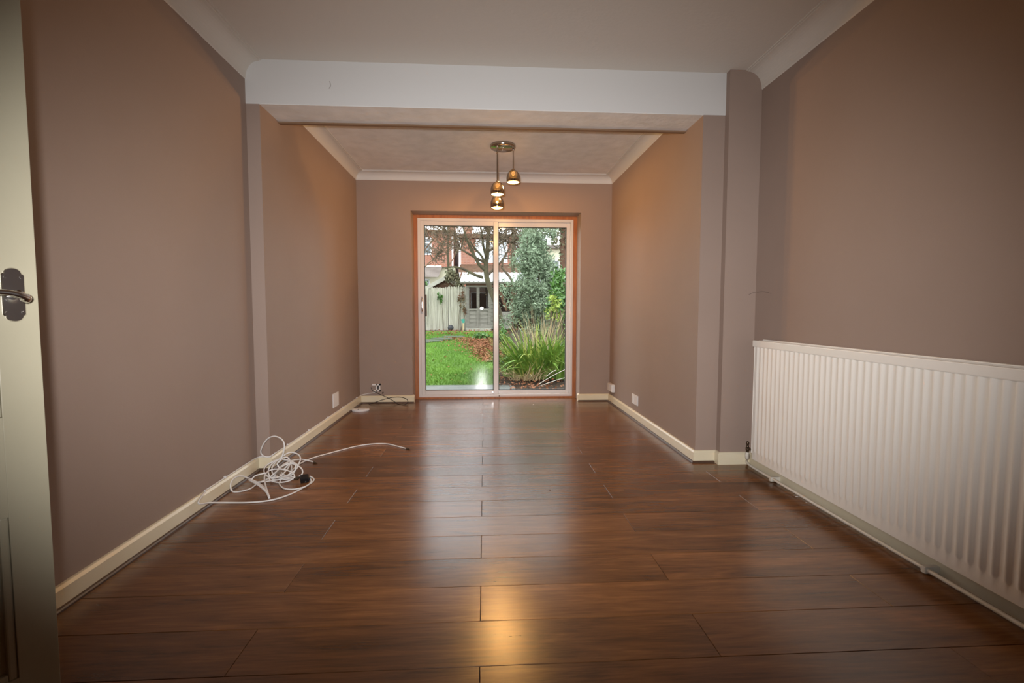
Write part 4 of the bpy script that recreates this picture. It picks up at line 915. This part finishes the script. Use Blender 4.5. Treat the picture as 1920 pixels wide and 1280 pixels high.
# ------------------------------------------------------------------ neighbouring houses
def window(parent, x0, x1, z0, z1, y_, nx, m='skyglass', fr=.07, tr=None):
    bm = bmesh.new(); box(bm, x0, x1, y_ - .05, y_, z0, z0 + fr); box(bm, x0, x1, y_ - .05, y_, z1 - fr, z1)
    for i in range(nx + 1):
        c = x0 + (x1 - x0 - fr) * i / nx; box(bm, c, c + fr, y_ - .05, y_, z0 + fr, z1 - fr)
    if tr: box(bm, x0, x1, y_ - .05, y_, tr, tr + fr * .8)
    f = obj('window', bm, 'upvc', parent)
    for i in range(nx):
        a_ = x0 + fr + (x1 - x0 - fr) * i / nx; b_ = x0 + (x1 - x0 - fr) * (i + 1) / nx
        obj('pane', B(a_, b_, y_ - .012, y_ - .006, z0 + fr, z1 - fr), m, f)
    return f
def hbox(parent, name, m, *a): return obj(name, B(*a), m, parent)
Y1 = 34.
hA = empty('brick_house', (-5.5, Y1, gz(Y1)), 'red brick house with cream rendered ground floor, far left beyond the fence', 'house')
hbox(hA, 'upper_wall', 'brick', -12, -2.10, Y1, Y1 + 7, 4.05, 6.42)
hbox(hA, 'ground_wall', 'render', -12, -2.02, Y1 + .3, Y1 + 6.5, .6, 4.05)
hbox(hA, 'eaves', 'brownwood', -12.2, -1.98, Y1 - .25, Y1 + 7.2, 6.36, 6.55)
bm = bmesh.new(); vs_ = [bm.verts.new(p) for p in ((-12.2, Y1 - .2, 3.35), (-3.1, Y1 - .9, 3.30), (-2.9, Y1, 4.08), (-12.2, Y1, 4.12))]; bm.faces.new(vs_); obj('lean_to_roof', bm, 'slate', hA)
hbox(hA, 'string_course', 'render', -12, -2.95, Y1 - .04, Y1, 4.06, 4.16)
window(hA, -5.4, -3.62, 4.88, 6.06, Y1, 3, 'darkglass', tr=5.66)
window(hA, -6.0, -3.78, 2.1, 3.25, Y1 + .3, 3, 'darkglass')
hbox(hA, 'chimney', 'brick', -2.75, -2.15, Y1 + 3.0, Y1 + 3.8, 6.4, 7.6)
bm = bmesh.new(); tube(bm, [(-2.18, Y1 - .06, .8), (-2.18, Y1 - .06, 6.4)], .06, 8); obj('downpipe', bm, 'upvc', hA)
hB = empty('brick_house', (.3, Y1, gz(Y1)), 'red brick house with a wide pale window, behind the bare fruit tree', 'house')
hbox(hB, 'wall', 'brick', -1.62, 3.4, Y1, Y1 + 7, .6, 6.25)
hbox(hB, 'eaves', 'brownwood', -1.75, 3.6, Y1 - .3, Y1 + 7.2, 6.02, 6.30)
window(hB, -.62, 1.62, 4.36, 5.96, Y1, 3, 'skyglass', .09, tr=5.5)
bm = bmesh.new(); vs_ = [bm.verts.new(p) for p in ((-1.7, Y1 - 1.6, 3.55), (3.4, Y1 - 1.6, 3.55), (3.4, Y1, 4.25), (-1.7, Y1, 4.25))]; bm.faces.new(vs_); obj('lean_to_roof', bm, 'brownwood', hB)
hbox(hB, 'lean_to_wall', 'brick', -1.6, 3.3, Y1 - 1.45, Y1, .6, 3.5)
hbox(hB, 'chimney', 'brick', -1.5, -.9, Y1 + 2.6, Y1 + 3.4, 6.2, 7.3)
window(hB, 2.2, 3.0, 4.36, 5.8, Y1, 1, 'skyglass', .08)
hC = empty('rendered_house', (5.5, 36, gz(36)), 'pale rendered house half hidden behind the tall trees on the right', 'house')
hbox(hC, 'wall', 'render', 3.9, 12, 36, 42, .6, 5.6); hbox(hC, 'roof', 'slate', 3.7, 12.2, 35.6, 42.4, 5.6, 5.85)
window(hC, 4.5, 5.6, 3.6, 4.8, 36, 2, 'darkglass')
